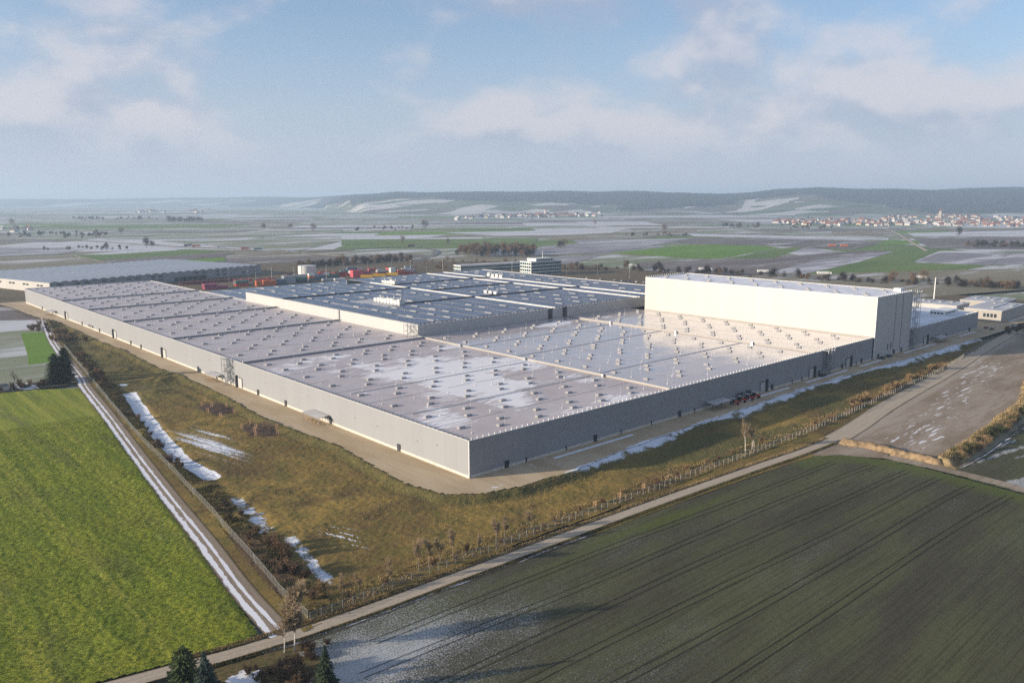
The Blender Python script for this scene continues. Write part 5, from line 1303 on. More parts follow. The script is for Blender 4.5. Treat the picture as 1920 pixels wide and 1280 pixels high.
def fuzzy_tree(name, seed, H, W, twig_mat, label, group=None, n=900, size=0.5, base=0.18, cat='tree'):
    """distant bare tree: trunk, limbs and a volume of fine twig sprays"""
    rg = np.random.default_rng(seed); root = empty(name, (0, 0, 0), 0, label, cat, group)
    b = MB(); b.tube((0, 0, -0.5), (0, 0, H * 0.55), H * 0.02, H * 0.010, 6)
    for k in range(7):
        a = k * 2.4; z = H * (0.25 + 0.06 * k); b.tube((0, 0, z), (math.cos(a) * W * 0.33, math.sin(a) * W * 0.33, z + H * 0.24), H * 0.009, H * 0.004, 4)
    b.build('trunk', M['bark'], root)
    # clumpy volume
    cl = rg.normal(0, 1, (16, 3)); cl /= np.linalg.norm(cl, axis=1)[:, None]; cl *= rg.uniform(0.25, 0.78, (16, 1))
    c = cl[rg.integers(0, 16, n)] + rg.normal(0, 0.20, (n, 3))
    pos = np.stack([c[:, 0] * W / 2, c[:, 1] * W / 2, H * (base + (1 - base) * 0.5) + c[:, 2] * H * (1 - base) * 0.5], 1)
    pos[:, 2] = np.clip(pos[:, 2], H * base * 0.5, H * 1.05)
    dirs = c * np.array([1, 1, 0.8]) + np.array([0, 0, 0.55]) + rg.normal(0, 0.35, (n, 3)); dirs /= np.linalg.norm(dirs, axis=1)[:, None]
    sd = np.cross(dirs, rg.normal(0, 1, (n, 3))); sd /= np.linalg.norm(sd, axis=1)[:, None]
    L_ = size * rg.uniform(0.6, 1.6, (n, 1)); w = L_ * 0.11
    V = np.stack([pos - sd * w, pos + sd * w, pos + dirs * L_ * 2 + sd * w * 0.2, pos + dirs * L_ * 2 - sd * w * 0.2], 1).reshape(-1, 3)
    link('crown', mesh_np('crown', V, np.arange(4 * n).reshape(-1, 4), twig_mat), root)
    return root
def conifer(name, seed, H, W, mat, label, group=None, base=0.05, full=0.5, cat='tree'):
    rg = random.Random(seed); root = empty(name, (0, 0, 0), 0, label, cat, group)
    b = MB(); b.tube((0, 0, -0.4), (0, 0, H * 0.96), H * 0.018, 0.02, 7); b.build('trunk', M['bark'], root)
    c = MB(); z = H * base
    while z < H * 0.985:
        t = (z / H - base) / (1 - base); rad = W / 2 * (1 - t) ** (0.42 if full > 0.7 else 0.75 if full > 0.5 else 0.95) * (0.55 + 0.45 * min(1, t * 7 + 0.3)) + 0.08
        nb = max(5, int(7 + rad * 2.2))
        for k in range(nb):
            a = rg.uniform(0, 6.283); r = rad * rg.uniform(0.62, 1.12); droop = rg.uniform(0.10, 0.34) * r
            u = Vector((math.cos(a), math.sin(a), 0)); s_ = Vector((-u.y, u.x, 0)); segs = max(3, int(r / 0.42))
            for i in range(segs):
                f0 = 0.12 + 0.88 * i / segs; f1 = 0.12 + 0.88 * (i + 1.5) / segs
                p0 = u * r * f0 + Vector((0, 0, z - droop * f0 * f0 + rg.uniform(-.06, .06))); p1 = u * r * min(f1, 1.05) + Vector((0, 0, z - droop * f1 * f1 + (0.1 * r if i == segs - 1 else 0)))
                ww = (0.20 + 0.22 * r * (1 - f0)) * rg.uniform(0.7, 1.3)
                for sg in (-1, 1):
                    c.v += [tuple(p0), tuple(p1), tuple(p0 * 0.45 + p1 * 0.55 + s_ * sg * ww + Vector((0, 0, -0.28 * ww - rg.uniform(0, .12))))]; n_ = len(c.v); c.f.append((n_ - 3, n_ - 2, n_ - 1)); c.m.append(0)
        z += 0.20 + 0.022 * H * (1 - t) * 0.8
    c.build('foliage', mat, root); return root
def put_z(x, y): return float(meadow_z(np.array([x]), np.array([y]))[0])
# conifers
cf = conifer('spruce', 1, 17.2, 11.0, M['needle'], 'tall rounded dark spruce at the upper corner of the green field', None, 0.04, 0.8); cf.location = (-54.2, 240.5, GZ)
conifer('spruce', 2, 14.6, 10.0, M['needle'], 'broad dark spruce on the west side of the tall one by the green field', None, 0.05, 0.8).location = (-58.4, 242.0, GZ)
conifer('spruce', 3, 13.5, 8, M['needle'], 'third dark spruce behind the pair at the head of the green field', None, 0.05).location = (-53.0, 248, GZ)
conifer('pine', 4, 9.3, 7.0, M['evergreen'], 'rounded dark evergreen at the bottom edge beside the lane', None, 0.08, 0.8).location = (-106.2, -50.0, GZ)
conifer('spruce', 5, 9.4, 6.6, M['needle_blue'], 'bluish spruce next to the rounded evergreen at the bottom edge', None, 0.05).location = (-104.0, -54.0, GZ)
conifer('spruce', 6, 10.6, 6.4, M['needle'], 'dark pointed spruce at the bottom edge by the frosted wheat', None, 0.03).location = (-88.4, -68.3, GZ)
conifer('spruce', 7, 15, 8, M['needle'], 'dark spruce at the far left in front of the pale gable', None, 0.05).location = (-20, 640, GZ)
conifer('spruce', 8, 12, 7, M['needle'], 'dark spruce beside a bare tree at the far left', None, 0.05).location = (-34, 622, GZ)
# birches at the lane corner and in the hedge
bt = bare_tree('birch', 11, 12.5, 0.62, M['birch_bark'], M['twig_pale'], 'tall white-stemmed birch at the lane corner', None, 1, 0.028, 1.5, 0.16); bt.location = (-85.2, -50.2, GZ)
bt = bare_tree('birch', 12, 11.2, 0.55, M['birch_bark'], M['twig_pale'], 'thinner birch leaning beside the tall one at the lane corner', None, 1, 0.026, 1.3, 0.2); bt.location = (-86.9, -49.4, GZ)
for k, (x, y) in enumerate(((92, -39.8), (95.2, -40.5), (98.5, -39.5))):
    bt = bare_tree('birch', 20 + k, 9.5 - k, 0.42, M['birch_bark'], M['twig_pale'], '%s of the three pale birches inside the fence opposite the dirt bank' % ('western', 'middle', 'eastern')[k], None, 1, 0.026, 1.1); bt.location = (x, y, put_z(x, y))
# young trees along the lane fence
spots = [(-66.5, -37.0, 4.4, 'stout bare sapling nearest the fence corner'), (-62.8, -37.6, 3.8, 'second bare sapling from the fence corner'), (-55.2, -38.6, 5.2, 'spreading bare tree, third from the fence corner'), (-46.8, -38.2, 6.0, 'pale bare tree, first of the close group by the fence'), (-43.8, -38.0, 6.2, 'pale bare tree, second of the close group by the fence'), (-40.5, -38.4, 5.6, 'pale bare tree, third of the close group by the fence'), (-37.0, -38.9, 5.8, 'thin bare tree at the end of the close group'), (-23.6, -39.6, 6.4, 'western of the two tall saplings halfway along the fence'), (-20.8, -39.6, 6.2, 'eastern of the two tall saplings halfway along the fence'), (-11, -39.4, 5.2, 'thin bare tree after the two tall saplings'), (-30, -39.5, 4.4, 'low bare tree before the two tall saplings')]
for k, (x, y, h, lb) in enumerate(spots):
    bare_tree('bare_tree', 40 + k, h * 1.15, 0.66, M['grey_bark'], M['twig_pale'], lb, 'young trees along the lane fence', 1, 0.017, 1.25).location = (x, y, put_z(x, y))
# shrubs
sh = [bare_tree('bare_shrub', 60 + k, (2.6, 3.2, 2.2, 3.6)[k], 0.8, M['bark'], (M['twig_gold'], M['twig'], M['twig_red'], M['twig_gold'])[k], lb, 'winter shrubs inside the site fences', 7, 0.014, 1.15, 0, 'shrub', True) for k, lb in enumerate(('straw-coloured bare shrub in the strip inside the fence', 'brown bare shrub in the strip inside the fence', 'russet bare shrub in the strip inside the fence', 'tall straw-coloured shrub in the strip inside the fence'))]
first = [True] * 4
def zone(x, y):
    if y < -46: return 'in the rough garden corner below the lane'
    if y > 340: return 'in the thicket where the track meets the works'
    if y > 232 and x < -60: return 'in the overgrown corner by the spruces'
    if y > 60: return 'beside the upper western fence'
    if x < -60: return 'along the lower western fence near the lane corner'
    if x < -5: return 'along the lane fence among the saplings'
    if x < 60: return 'along the lane fence by the staked trees'
    if x < 130: return 'along the lane fence around the birches'
    if x < 185: return 'inside the fence opposite the bare yard'
    return 'in the long thicket at the east end of the fence'
KIND = ('straw-coloured bare shrub', 'brown bare shrub', 'russet bare shrub', 'tall straw-coloured shrub')
def shrub(k, x, y, s_, z=None):
    lb = KIND[k] + ' ' + zone(x, y); gp = 'shrubs ' + zone(x, y)
    z = put_z(x, y) if z is None else z
    if first[k]: first[k] = False; sh[k].location = (x, y, z); sh[k].scale = (s_,) * 3; sh[k].rotation_euler = (0, 0, rr.uniform(0, 6)); sh[k]['label'] = lb; sh[k]['group'] = gp; return
    dup(sh[k], (x, y, z), rr.uniform(0, 6.28), (s_ * rr.uniform(.9, 1.2), s_ * rr.uniform(.9, 1.2), s_ * rr.uniform(.8, 1.15)), lb, gp)
x = -66.0
while x < 128:
    y = np.interp(x, [p[0] for p in FENCE_S], [p[1] for p in FENCE_S]) + rr.uniform(1.8, 5.0 if x < 20 else 6.5)
    shrub(rr.choice((0, 0, 1, 2, 3) if x > -10 else (0, 1, 1, 2)), x, y, rr.uniform(0.5, 0.95)); x += rr.uniform(4.0, 11.0)
for k in range(36):
    x = rr.uniform(185, 300); y = np.interp(x, [194, 287, 399], [-40, -34, -20]) + rr.uniform(1.5, 6.5); shrub(rr.choice((0, 0, 3, 2)), x, y, rr.uniform(0.9, 1.7))
for k in range(16): x = rr.uniform(130, 185); shrub(rr.choice((0, 3, 2)), x, np.interp(x, [131, 194], [-43.6, -40]) + rr.uniform(1.5, 4), rr.uniform(0.6, 1.1))
for k in range(22):
    y = rr.uniform(-36, 42); x = np.interp(y, [-42, -28, -5, 28, 69], [-77.4, -76.4, -73.3, -69.1, -64.5]) + rr.uniform(1.6, 8.5) ; shrub(rr.choice((0, 1, 2, 2)), x, y, rr.uniform(0.6, 1.25))
for (x, y, s_) in ((-69.5, -20, 2.0), (-70.5, -17, 1.8), (-68.5, -23, 1.7), (-66.5, -9, 1.6), (-66, -5, 1.5), (-66.5, -1, 1.4)): shrub(2 if s_ > 1.65 else 1, x, y, s_)
for k in range(40):
    y = rr.uniform(75, 330); x = np.interp(y, [69, 120, 177, 248, 346], [-64.5, -59.4, -52, -42.6, -29.5]) + rr.uniform(1.5, 5.5); shrub(rr.choice((1, 1, 2)), x, y, rr.uniform(0.6, 1.2) * (1.5 if y > 190 else 1))
for k in range(26): shrub(1, rr.uniform(-30, 4) - 20, 0, 1.0) if False else shrub(rr.choice((1, 2)), -22 + rr.uniform(-7, 9), 395 + rr.uniform(-55, 60), rr.uniform(1.0, 2.0))
for k in range(18): shrub(rr.choice((1, 2)), -95 + rr.uniform(-2, 18), -51 - rr.uniform(0, 6), rr.uniform(0.5, 0.9), GZ)
for k in range(9): shrub(1, -92 + rr.uniform(-2, 4), -58 - rr.uniform(-2, 6), rr.uniform(1.2, 1.6), GZ)
# orchard corner west of the spruces
for k in range(22): shrub(rr.choice((1, 1, 2)), -62 - rr.uniform(0, 32), 240 + rr.uniform(-1, 9), rr.uniform(0.6, 1.2), GZ)
bt = bare_tree('bare_tree', 77, 7.0, 0.5, M['bark'], M['bark'], 'dark pollarded tree in the overgrown corner by the spruces', None, 3, 0.03, 0.55); bt.location = (-73.5, 247, GZ)
b = MB(); b.quad([(x, y, GZ + 0.01) for x, y in [(-56, 233), (-53, 236), (-55, 246), (-70, 252), (-96, 250), (-96, 238.5)]]); me = b.mesh('rough_corner', M['verge_snow'])
if me.polygons[0].normal.z < 0: me.flip_normals()
me.uv_layers.new(name='UVMap'); [setattr(me.uv_layers[0].data[l.index], 'uv', (0.5 + 0.02 * me.vertices[l.vertex_index].co.y % 1 * 0.3, me.vertices[l.vertex_index].co.x)) for l in me.loops]
tag(link('rough_corner', me), kind='structure')
hut = empty('garden_shed', (-82, 239.5, GZ), R(8), 'little pale shed in the overgrown corner at the head of the field', 'shed')
b = MB(); b.box(0, 0, 0, 4, 3, 2.2); b.build('wall', M['plinth'], hut); b = MB(); b.quad([(-.2, -.2, 2.2), (4.2, -.2, 2.2), (4.2, 3.2, 2.7), (-.2, 3.2, 2.7)]); b.quad([(-.2, 3.2, 2.6), (4.2, 3.2, 2.6), (4.2, -.2, 2.1), (-.2, -.2, 2.1)]); b.build('roof', M['dark'], hut)
# staked young trees in the planting beds: three posts with slats round a thin stem
def staked(loc, label, k):
    t = empty('staked_tree', loc, rr.uniform(0, 1), label, 'young tree', 'staked young trees')
    for a in (0, 2.09, 4.19): b = MB(); b.tube((0.5 * math.cos(a), 0.5 * math.sin(a), 0), (0.5 * math.cos(a), 0.5 * math.sin(a), 1.9), 0.06, n=5); b.build('stake', M['wood'], t)
    b = MB()
    for z in (0.9, 1.7):
        for a in (0, 2.09, 4.19): b.tube((0.5 * math.cos(a), 0.5 * math.sin(a), z), (0.5 * math.cos(a + 2.09), 0.5 * math.sin(a + 2.09), z), 0.05, n=4)
    b.build('cross_slats', M['wood'], t)
    b = MB(); b.tube((0, 0, 0), (0.05, 0.05, 3.2), 0.035, 0.015, 4)
    for q in range(9): a = q * 2.4; z = 1.9 + q * 0.15; b.tube((0.03, 0.03, z), (0.03 + 0.5 * math.cos(a), 0.03 + 0.5 * math.sin(a), z + 0.6), 0.014, 0.006, 3)
    b.build('stem', M['grey_bark'], t)
for k, (x, y) in enumerate(((-24.1, 150), (-19.5, 158), (-27.3, 135.5), (-22.5, 143), (-19.3, 128), (-25.5, 127), (-18, 139), (-21.5, 108), (-27.1, 91.5), (-17.3, 94), (-23, 100), (-27, 104), (-20, 88), (-25.5, 96))):
    staked((x, y, put_z(x, y)), 'young tree held by three pale stakes in the %s planting bed' % ('far' if k < 7 else 'near'), k)
for k, (x, y) in enumerate(((14, -39.5), (24.5, -39.8), (35.5, -40), (47, -40.2))):
    staked((x, y, put_z(x, y)), '%s staked young tree from the west along the lane fence' % ('first', 'second', 'third', 'fourth')[k], k)

# scrub on the eastern bank
bushes = [fuzzy_tree('bank_bush', 200 + k, 2.6, 3.4, (M['weed'], M['evergreen'], M['twig_gold'])[k], lb, 'scrub along the eastern bank', 420, 0.26, 0.0, 'bush') for k, lb in enumerate(('green-brown scrub bush on the eastern bank', 'dark green scrub bush on the eastern bank', 'straw-coloured scrub bush on the eastern bank'))]
bf = [True] * 3
for k in range(150):
    al = rr.random() ** 1.3; x = 130 + al * 200; y = np.interp(x, [128, 160, 200, 242, 330], [-91, -91, -88, -84.5, -64]) - rr.uniform(-0.5, 4.5); q = rr.choice((0, 0, 1, 1, 2)); s_ = rr.uniform(0.5, 1.15)
    if bf[q]: bf[q] = False; bushes[q].location = (x, y, GZ + 0.4); continue
    dup(bushes[q], (x, y, GZ + rr.uniform(0.0, 0.8)), rr.uniform(0, 6.28), s_)

# distant bare trees: hedgerow east of the works, woodlots, lone trees
PROTO = [fuzzy_tree('bare_tree', 300 + k, h, w, mt, 'bare tree', None, 1100, sz, bs) for k, (h, w, mt, sz, bs) in enumerate(((9, 8, M['twig'], 0.55, 0.05), (13, 9, M['twig'], 0.6, 0.12), (7, 8, M['bark'], 0.5, 0.0), (15, 10, M['twig_red'], 0.6, 0.15), (11, 9, M['far_wood'], 0.6, 0.05)))]
pf = [True] * 5
def far_tree(x, y, k, s_, label, group, z=GZ):
    if pf[k]:
        pf[k] = False; o = PROTO[k]; o.location = (x, y, z); o.scale = (s_,) * 3; o['label'] = label; o['group'] = group
        return
    dup(PROTO[k], (x, y, z), rr.uniform(0, 6.28), (s_ * rr.uniform(.85, 1.2), s_ * rr.uniform(.85, 1.2), s_ * rr.uniform(.8, 1.2)), label, group)
for k in range(150):
    px = rr.uniform(1060, 1960); py = np.interp(px, [1060, 1200, 1560, 1920, 2000], [505, 508, 527, 543, 547]) + rr.uniform(-4, 3)
    hz_ = 'between the offices and the tower' if px < 1250 else 'behind the western half of the tower' if px < 1450 else 'behind the eastern half of the tower' if px < 1690 else 'around the tall pole' if px < 1800 else 'behind the beige hall'
    x, y = P(px, py); far_tree(x, y, rr.choice((0, 2, 2, 4, 4)), rr.uniform(0.55, 0.95), 'bare tree in the hedgerow ' + hz_, 'hedgerow ' + hz_)
for px, py, k, s_, lb in ((1675, 528, 1, 1.0, 'taller bare tree rising from the hedgerow above the tower roof'), (1710, 529, 3, 0.85, 'russet bare tree in the hedgerow near the tall pole'), (1732, 530, 1, 1.0, 'slim bare tree in the hedgerow beside the russet one'), (1850, 541, 3, 0.9, 'reddish bare tree near the east end of the hedgerow'), (1890, 545, 1, 1.0, 'large bare tree at the east end of the hedgerow'), (1172, 507, 3, 0.9, 'russet tree in the hedgerow left of the tower'), (1853, 570, 3, 0.55, 'small russet tree behind the beige hall'), (1895, 585, 2, 0.9, 'bare tree at the corner of the beige hall'), (1820, 600, 1, 0.6, 'bare tree in front of the beige hall'), (1870, 605, 0, 0.8, 'bare tree at the roadside by the beige hall')):
    x, y = P(px, py); far_tree(x, y, k, s_, lb, 'single trees in the hedgerow')
for k in range(24): x = rr.uniform(440, 520); far_tree(x, -14 - rr.uniform(0, 8) + (x - 440) * 0.03, rr.choice((0, 2)), rr.uniform(0.35, 0.6), 'scrubby bare tree on the verge past the low hall', 'verge scrub past the low hall')
for k in range(48):
    px = rr.uniform(770, 1080); py = rr.uniform(493, 508); x, y = P(px, py); far_tree(x, y, rr.choice((0, 1, 3)), rr.uniform(0.45, 0.75), 'slim bare tree between the office buildings', 'slim trees round the offices')
for px, py, k, s_, lb in ((755, 458, 3, 1.1, 'round bare tree above the slip road'), (840, 460, 1, 1.0, 'bare tree left of the square wood'), (1050, 466, 4, 1.6, 'clump of bare trees right of the square wood'), (1058, 465, 1, 1.5, 'tallest bare tree of the clump right of the square wood'), (1245, 437, 1, 2.0, 'large lone bare tree in the middle of the plain'), (1115, 422, 1, 1.4, 'lone bare tree before the village'), (797, 431, 1, 2.2, 'tall lone tree west of the village'), (228, 438, 1, 1.6, 'lone bare tree pair at left on the plain'), (495, 432, 0, 2.4, 'round lone bare tree on the western plain'), (545, 428, 0, 2.0, 'second round lone tree on the western plain'), (588, 434, 1, 2.0, 'spreading lone tree on the western plain'), (1798, 444, 4, 2.2, 'round dark tree south of the town'), (22, 424, 1, 2.6, 'tall hazy tree at the left edge'), (275, 464, 4, 1.6, 'dark bush cluster by the far road'), (285, 464, 0, 1.4, 'smaller bush by the far road'), (200, 470, 4, 1.2, 'low thicket in the western fields')):
    x, y = P(px, py); far_tree(x, y, k, s_, lb, 'lone trees on the plain')
def tree_mass(name, spots, label):
    # a wood seen as one mass: copies of the winter trees gathered in one mesh
    VV = []; FF = []; MI = []; n0 = 0; mats = []
    for x, y, k, s_ in spots:
        a = rr.uniform(0, 6.28); ca_, sa_ = math.cos(a), math.sin(a)
        for ch in children(PROTO[k]):
            me = ch.data
            if me.name not in NPC:
                v = np.empty(len(me.vertices) * 3, np.float32); me.vertices.foreach_get('co', v)
                NPC[me.name] = (v.reshape(-1, 3), np.array([tuple(p.vertices) for p in me.polygons], np.int32))
            v, f = NPC[me.name]
            if me.materials[0] not in mats: mats.append(me.materials[0])
            w = np.stack([v[:, 0] * ca_ - v[:, 1] * sa_, v[:, 0] * sa_ + v[:, 1] * ca_, v[:, 2]], 1) * s_ * np.array([1, 1, rr.uniform(.8, 1.2)])
            VV.append(w + np.array([x, y, GZ])); FF.append(f + n0); MI += [mats.index(me.materials[0])] * len(f); n0 += len(v)
    return tag(link(name, mesh_np(name, np.concatenate(VV), np.concatenate(FF), mats, midx=MI)), label, 'wood', kind='stuff')
NPC = {}
WOOD = [(*P(rr.uniform(856, 1004), 484 - rr.random() ** 0.8 * 15), rr.choice((1, 1, 3, 4, 4)), rr.uniform(0.85, 1.25)) for k in range(120)]
tree_mass('bare_wood', WOOD, 'dense square wood of bare trees north of the office block')
WOOD = []
for k in range(110):
    px = rr.uniform(556, 770); WOOD.append((*P(px, np.interp(px, [556, 640, 770], [506, 500, 492]) - rr.random() * 7), rr.choice((0, 1, 2, 4, 4)), rr.uniform(0.6, 1.0)))
tree_mass('tree_belt', WOOD, 'belt of bare brown trees behind the container yard')
for (xa, xb, ya, yb, n_, s_, lb) in ((315, 382, 412, 417, 60, 1.7, 'round hazy copse on the western plain'), (130, 300, 410, 413, 40, 1.3, 'long hazy wood far on the western plain'), (-40, 210, 438, 447, 60, 0.9, 'ragged line of trees at the west end of the plain'), (60, 240, 466, 470, 16, 0.7, 'low thicket line in the western fields'), (1800, 1990, 462, 464, 42, 1.1, 'bare copse south of the town at the east edge'), (1355, 1440, 425, 427, 20, 1.3, 'line of bare trees west of the town'), (665, 800, 428, 434, 20, 0.9, 'row of small trees west of the village'), (1170, 1290, 440, 445, 18, 0.8, 'thin row of trees by the lone tree on the plain'), (1480, 1560, 428, 430, 14, 1.2, 'dark clump of trees just below the town')):
    tree_mass('far_trees', [(*P(rr.uniform(xa, xb), rr.uniform(ya, yb)), rr.choice((0, 2, 4, 4)), s_ * rr.uniform(0.7, 1.2)) for k in range(n_)], lb)

# ------------------------------------------------------------------ villages
WALLS = [simple('render %d' % k, c, 0.85, 0.06, 0.2) for k, c in enumerate(((0.50, 0.485, 0.46), (0.42, 0.375, 0.31), (0.34, 0.33, 0.315)))]
ROOFS = [simple('tiles %d' % k, c, 0.8, 0.15, 0.2) for k, c in enumerate(((0.24, 0.105, 0.078), (0.18, 0.085, 0.07), (0.10, 0.09, 0.09), (0.36, 0.36, 0.37)))]
def house_mesh(lx, ly, hw, hr):
    b = MB(); b.box(-lx / 2, -ly / 2, -1, lx / 2, ly / 2, hw)
    for x in (-lx / 2, lx / 2): b.quad([(x, -ly / 2, hw), (x, ly / 2, hw), (x, 0, hw + hr)])
    r_ = MB(); e = 0.7
    for s_ in (-1, 1):
        q = [(-lx / 2 - e, s_ * (ly / 2 + e), hw - e * hr / (ly / 2)), (lx / 2 + e, s_ * (ly / 2 + e), hw - e * hr / (ly / 2)), (lx / 2 + e, 0, hw + hr + 0.05), (-lx / 2 - e, 0, hw + hr + 0.05)]
        q2 = [(x, y, z + 0.35) for x, y, z in q]
        r_.quad(q2 if s_ < 0 else q2[::-1]); r_.quad(q[::-1] if s_ < 0 else q)
        for i in range(4): j = (i + 1) % 4; r_.quad([q[i], q[j], q2[j], q2[i]])
    return b, r_
HM = {}
def house(px, py, place, group, big=1.0):
    kd = rr.randrange(3); wl = rr.choice((0, 0, 0, 1, 2)); rf_ = rr.choice((0, 0, 0, 1, 1, 1, 2, 3))
    key = (kd, wl, rf_)
    if key not in HM:
        bw, br = house_mesh(*((13, 11, 4.8, 5.2), (17, 12, 5.0, 5.2), (24, 14, 4.8, 5.0))[kd]); HM[key] = (bw.mesh('wall', WALLS[wl]), br.mesh('roof', ROOFS[rf_]))
    x, y = P(px, py, GZ); d = (x - CAMX) * CF + (y - CAMY) * SF
    z = GZ + max(0.0, float(hill_h(np.array([px * 1.0]), np.array([d]))[0]))
    t = empty('house', (x, y, z), rr.uniform(0, 3.1), '%s house with %s roof in %s' % (('white', 'cream', 'grey')[wl], ('red tiled', 'dark red tiled', 'dark grey', 'snow-grey')[rf_], place), 'house', group)
    t.scale = (big,) * 3
    link('wall', HM[key][0], t); link('roof', HM[key][1], t)
for k in range(205):
    px = 1450 + rr.random() ** 0.8 * 480; lo_ = np.interp(px, [1450, 1600, 1700, 1760, 1930], [414, 412, 405, 403, 409]); hi_ = np.interp(px, [1450, 1600, 1930], [421, 424, 426])
    house(px, rr.uniform(lo_, hi_), 'the town on the east side', 'houses of the eastern town', 1.05)
for k in range(70):
    px = rr.gauss(1010, 62); px = min(1140, max(858, px)); house(px, np.interp(px, [858, 940, 1140], [411, 407, 403.5]) + rr.uniform(-2.5, 2.0), 'the village in front of the hills', 'houses of the village before the hills', 1.5)
for k in range(12): house(rr.uniform(250, 400), rr.uniform(394, 399), 'the hazy hamlet far to the west', 'houses of the hazy western hamlet', 1.7)
for k in range(6): house(rr.uniform(0, 60), rr.uniform(430, 436), 'the scattered farms at the western edge', 'scattered western farms', 1.2)
tree_mass('town_trees', [(*P(rr.uniform(1450, 1930), rr.uniform(409, 425)), rr.choice((0, 2, 4)), rr.uniform(0.8, 1.4)) for k in range(70)], 'bare garden trees between the houses of the eastern town')
tree_mass('village_trees', [(*P(rr.gauss(1010, 62), rr.uniform(402, 411)), rr.choice((0, 2, 4)), rr.uniform(1.0, 1.6)) for k in range(30)], 'bare garden trees between the houses of the village')
def church(px, py, wall, label, h, w):
    x, y = P(px, py); t = empty('church', (x, y, GZ), 0.3, label, 'church')
    b = MB(); b.box(-w / 2, -w / 2, -1, w / 2, w / 2, h); b.build('tower', wall, t)
    b = MB(); k = len(b.v); b.v += [(-w * .55, -w * .55, h), (w * .55, -w * .55, h), (w * .55, w * .55, h), (-w * .55, w * .55, h), (0, 0, h + w * 1.3)]; b.f += [(0, 1, 4), (1, 2, 4), (2, 3, 4), (3, 0, 4)]; b.m += [0] * 4; b.build('spire', ROOFS[1], t)
    a, r_ = house_mesh(w * 4, w * 2, h * 0.35, h * 0.2); n_ = a.build('nave', wall, t, (w * 2.4, 0, 0)); r_.build('roof', ROOFS[1], t, (w * 2.4, 0, 0))
church(1022, 405, WALLS[0], 'white church tower standing over the village before the hills', 32, 9)
church(1762, 410, WALLS[1], 'cream church tower in the eastern town', 34, 11)
mast2 = empty('radio_mast', (*hill_xy(1026.0, 6900.0), 130.0), 0, 'slender radio mast on the wooded ridge above the village', 'mast')
b = MB(); b.tube((0, 0, -10), (0, 0, 62), 3.5, 2.5, 8, cap=True); b.build('shaft', M['concrete'], mast2); b = MB(); b.tube((0, 0, 44), (0, 0, 52), 6, 6, 10, cap=True); b.build('platform', M['white'], mast2)
# orange farm vehicles' shed line and sand heap on the plain
for k, (px, py) in enumerate(((1553, 462.3), (1576, 462.8))):
    x, y = P(px, py); truck((x, y, GZ + 0.3), R(-44), 'orange', '%s of two orange trailers standing in the dark field before the town' % ('western', 'eastern')[k], False, 'orange trailers in the far field')

# ------------------------------------------------------------------ dead grass, weeds, crop leaves
def tufts(name, X, Y, Z, h, w, mat, label, cat, blades=3, seed=1):
    rg = np.random.default_rng(seed); n = len(X); V = []; 
    for k in range(blades):
        a = rg.uniform(0, 6.283, n); hh = h * rg.uniform(0.5, 1.3, n); ln = rg.uniform(0.1, 0.5, n) * hh; b_ = rg.uniform(0, 6.283, n); ww = w * rg.uniform(0.6, 1.4, n)
        p0 = np.stack([X - np.cos(a) * ww, Y - np.sin(a) * ww, Z - 0.05], 1); p1 = np.stack([X + np.cos(a) * ww, Y + np.sin(a) * ww, Z - 0.05], 1); p2 = np.stack([X + np.cos(b_) * ln, Y + np.sin(b_) * ln, Z + hh], 1)
        V.append(np.stack([p0, p1, p2], 1))
    V = np.concatenate(V).reshape(-1, 3)
    return tag(link(name, mesh_np(name, V, np.arange(len(V)).reshape(-1, 3), mat)), label, cat, kind='stuff')
rg = np.random.default_rng(9)
def along(line, n, lo, hi, sgn=1, pw=1.0):
    pts = np.array(line); sl = np.hypot(*np.diff(pts, axis=0).T); cum = np.concatenate([[0], np.cumsum(sl)]); s_ = rg.uniform(0, cum[-1], n)
    x = np.interp(s_, cum, pts[:, 0]); y = np.interp(s_, cum, pts[:, 1]); i = np.clip(np.searchsorted(cum, s_) - 1, 0, len(sl) - 1)
    d = np.diff(pts, axis=0)[i] / sl[i][:, None]; o = lo + (hi - lo) * rg.random(n) ** pw
    return x - d[:, 1] * o * sgn, y + d[:, 0] * o * sgn
x, y = along(FENCE_S, 11000, 0.3, 7.0, 1, 1.2); m_ = fbm(x / 5, y / 5, 301, 3) > 0.44; x, y = x[m_], y[m_]
tufts('dead_grass', x, y, meadow_z(x, y), 0.50, 0.10, M['straw'], 'straw-coloured dead grass inside the lane fence', 'grass', 3, 1)
x, y = along(FENCE_W, 22000, 0.6, 8.0, 1, 1.0); m_ = (fbm(x / 5, y / 5, 302, 3) > 0.42) & (m_snow(x, y) < 0.3); x, y = x[m_], y[m_]
tufts('rough_grass', x, y, meadow_z(x, y), 0.6, 0.10, M['weed'], 'rough brown grass inside the western fence', 'grass', 3, 2)
x, y = along(APRON[1:-2], 11000, 0.5, 6.0, -1, 0.9); m_ = (y < 480) & (m_snow(x, y) < 0.45); x, y = x[m_], y[m_]
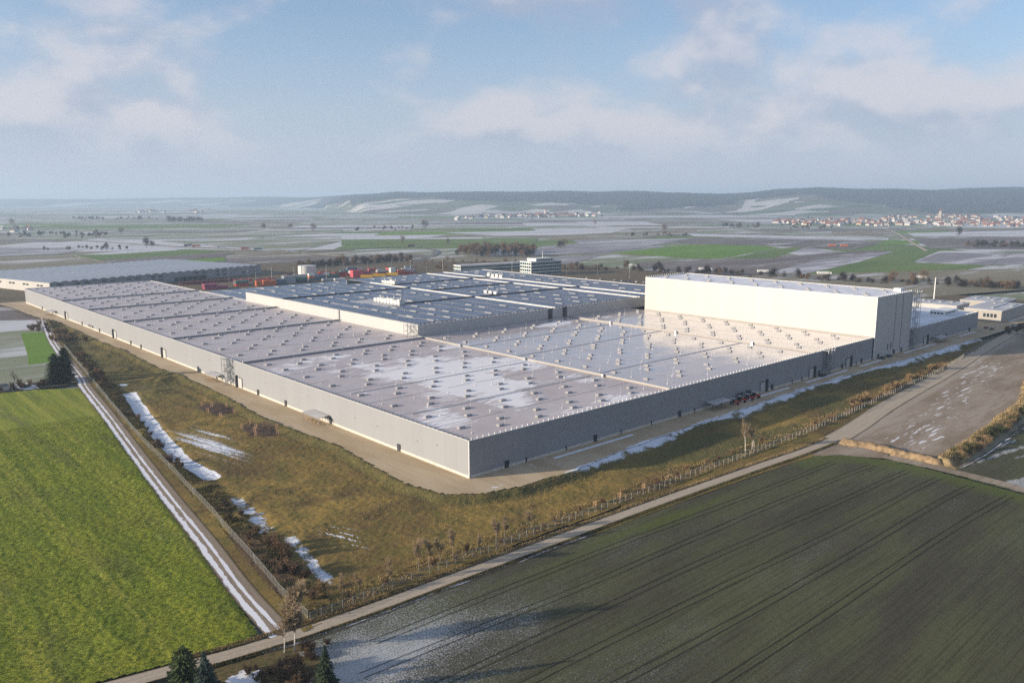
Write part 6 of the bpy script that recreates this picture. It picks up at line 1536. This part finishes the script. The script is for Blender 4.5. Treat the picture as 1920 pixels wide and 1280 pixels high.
tufts('bank_weeds', x, y, meadow_z(x, y), 0.30, 0.08, M['straw'], 'weeds on the slope below the gravel strip', 'weeds', 3, 3)
n_ = 60000; x = rg.uniform(-80, 260, n_); y = rg.uniform(-44, 230, n_); m_ = inside(x, y, MEADOW) & ~inside(x, y, APOLY) & (fbm(x / 8, y / 8, 305, 3) > 0.47) & (m_snow(x, y) < 0.3); x, y = x[m_], y[m_]
tufts('meadow_grass', x, y, meadow_z(x, y), 0.30, 0.09, M['straw'], 'short tawny grass over the meadow', 'grass', 2, 4)
n_ = 150000; x = rg.uniform(-150, -50, n_); y = rg.uniform(-42, 165, n_); m_ = inside(x, y, GREEN); x, y = x[m_], y[m_]
tufts('crop_leaves', x, y, crop_z(x, y), 0.20, 0.08, M['leafy'], 'leafy green catch crop standing in the western field', 'crop', 2, 5)
x, y = along(BANK_E, 9000, -3.5, 3.5, 1); tufts('bank_grass', x, y, bank_z(x, y), 0.8, 0.12, M['straw'], 'tall straw grass on the eastern bank', 'grass', 3, 6)
x, y = along(LANE[3:], 9000, 2.1, 3.4, -1); tufts('verge_grass', x, y, np.full(len(x), GZ), 0.35, 0.09, M['weed'], 'short grass on the south verge of the farm lane', 'grass', 3, 7)
x, y = along(LANE[3:], 9000, 2.1, 3.6, 1); tufts('verge_grass', x, y, np.full(len(x), GZ), 0.40, 0.09, M['straw'], 'dry grass on the north verge of the farm lane', 'grass', 3, 8)
# ------------------------------------------------------------------ haze over the valley
b = MB(); b.box(-15600, -15600, GZ - 3, 15600, 15600, 235)
hz = bpy.data.materials.new('valley haze'); hz.use_nodes = True; hz.node_tree.nodes.clear(); g = Graph(hz.node_tree)
pv_ = g.add('ShaderNodeVolumePrincipled', {'Color': (0.58, 0.77, 1.0), 'Density': 1.3e-4, 'Anisotropy': 0.15})
g.lk.new(pv_.outputs[0], g.add('ShaderNodeOutputMaterial').inputs['Volume'])
tag(b.build('haze', hz), 'thin pale winter haze lying over the whole valley', 'haze', kind='stuff')
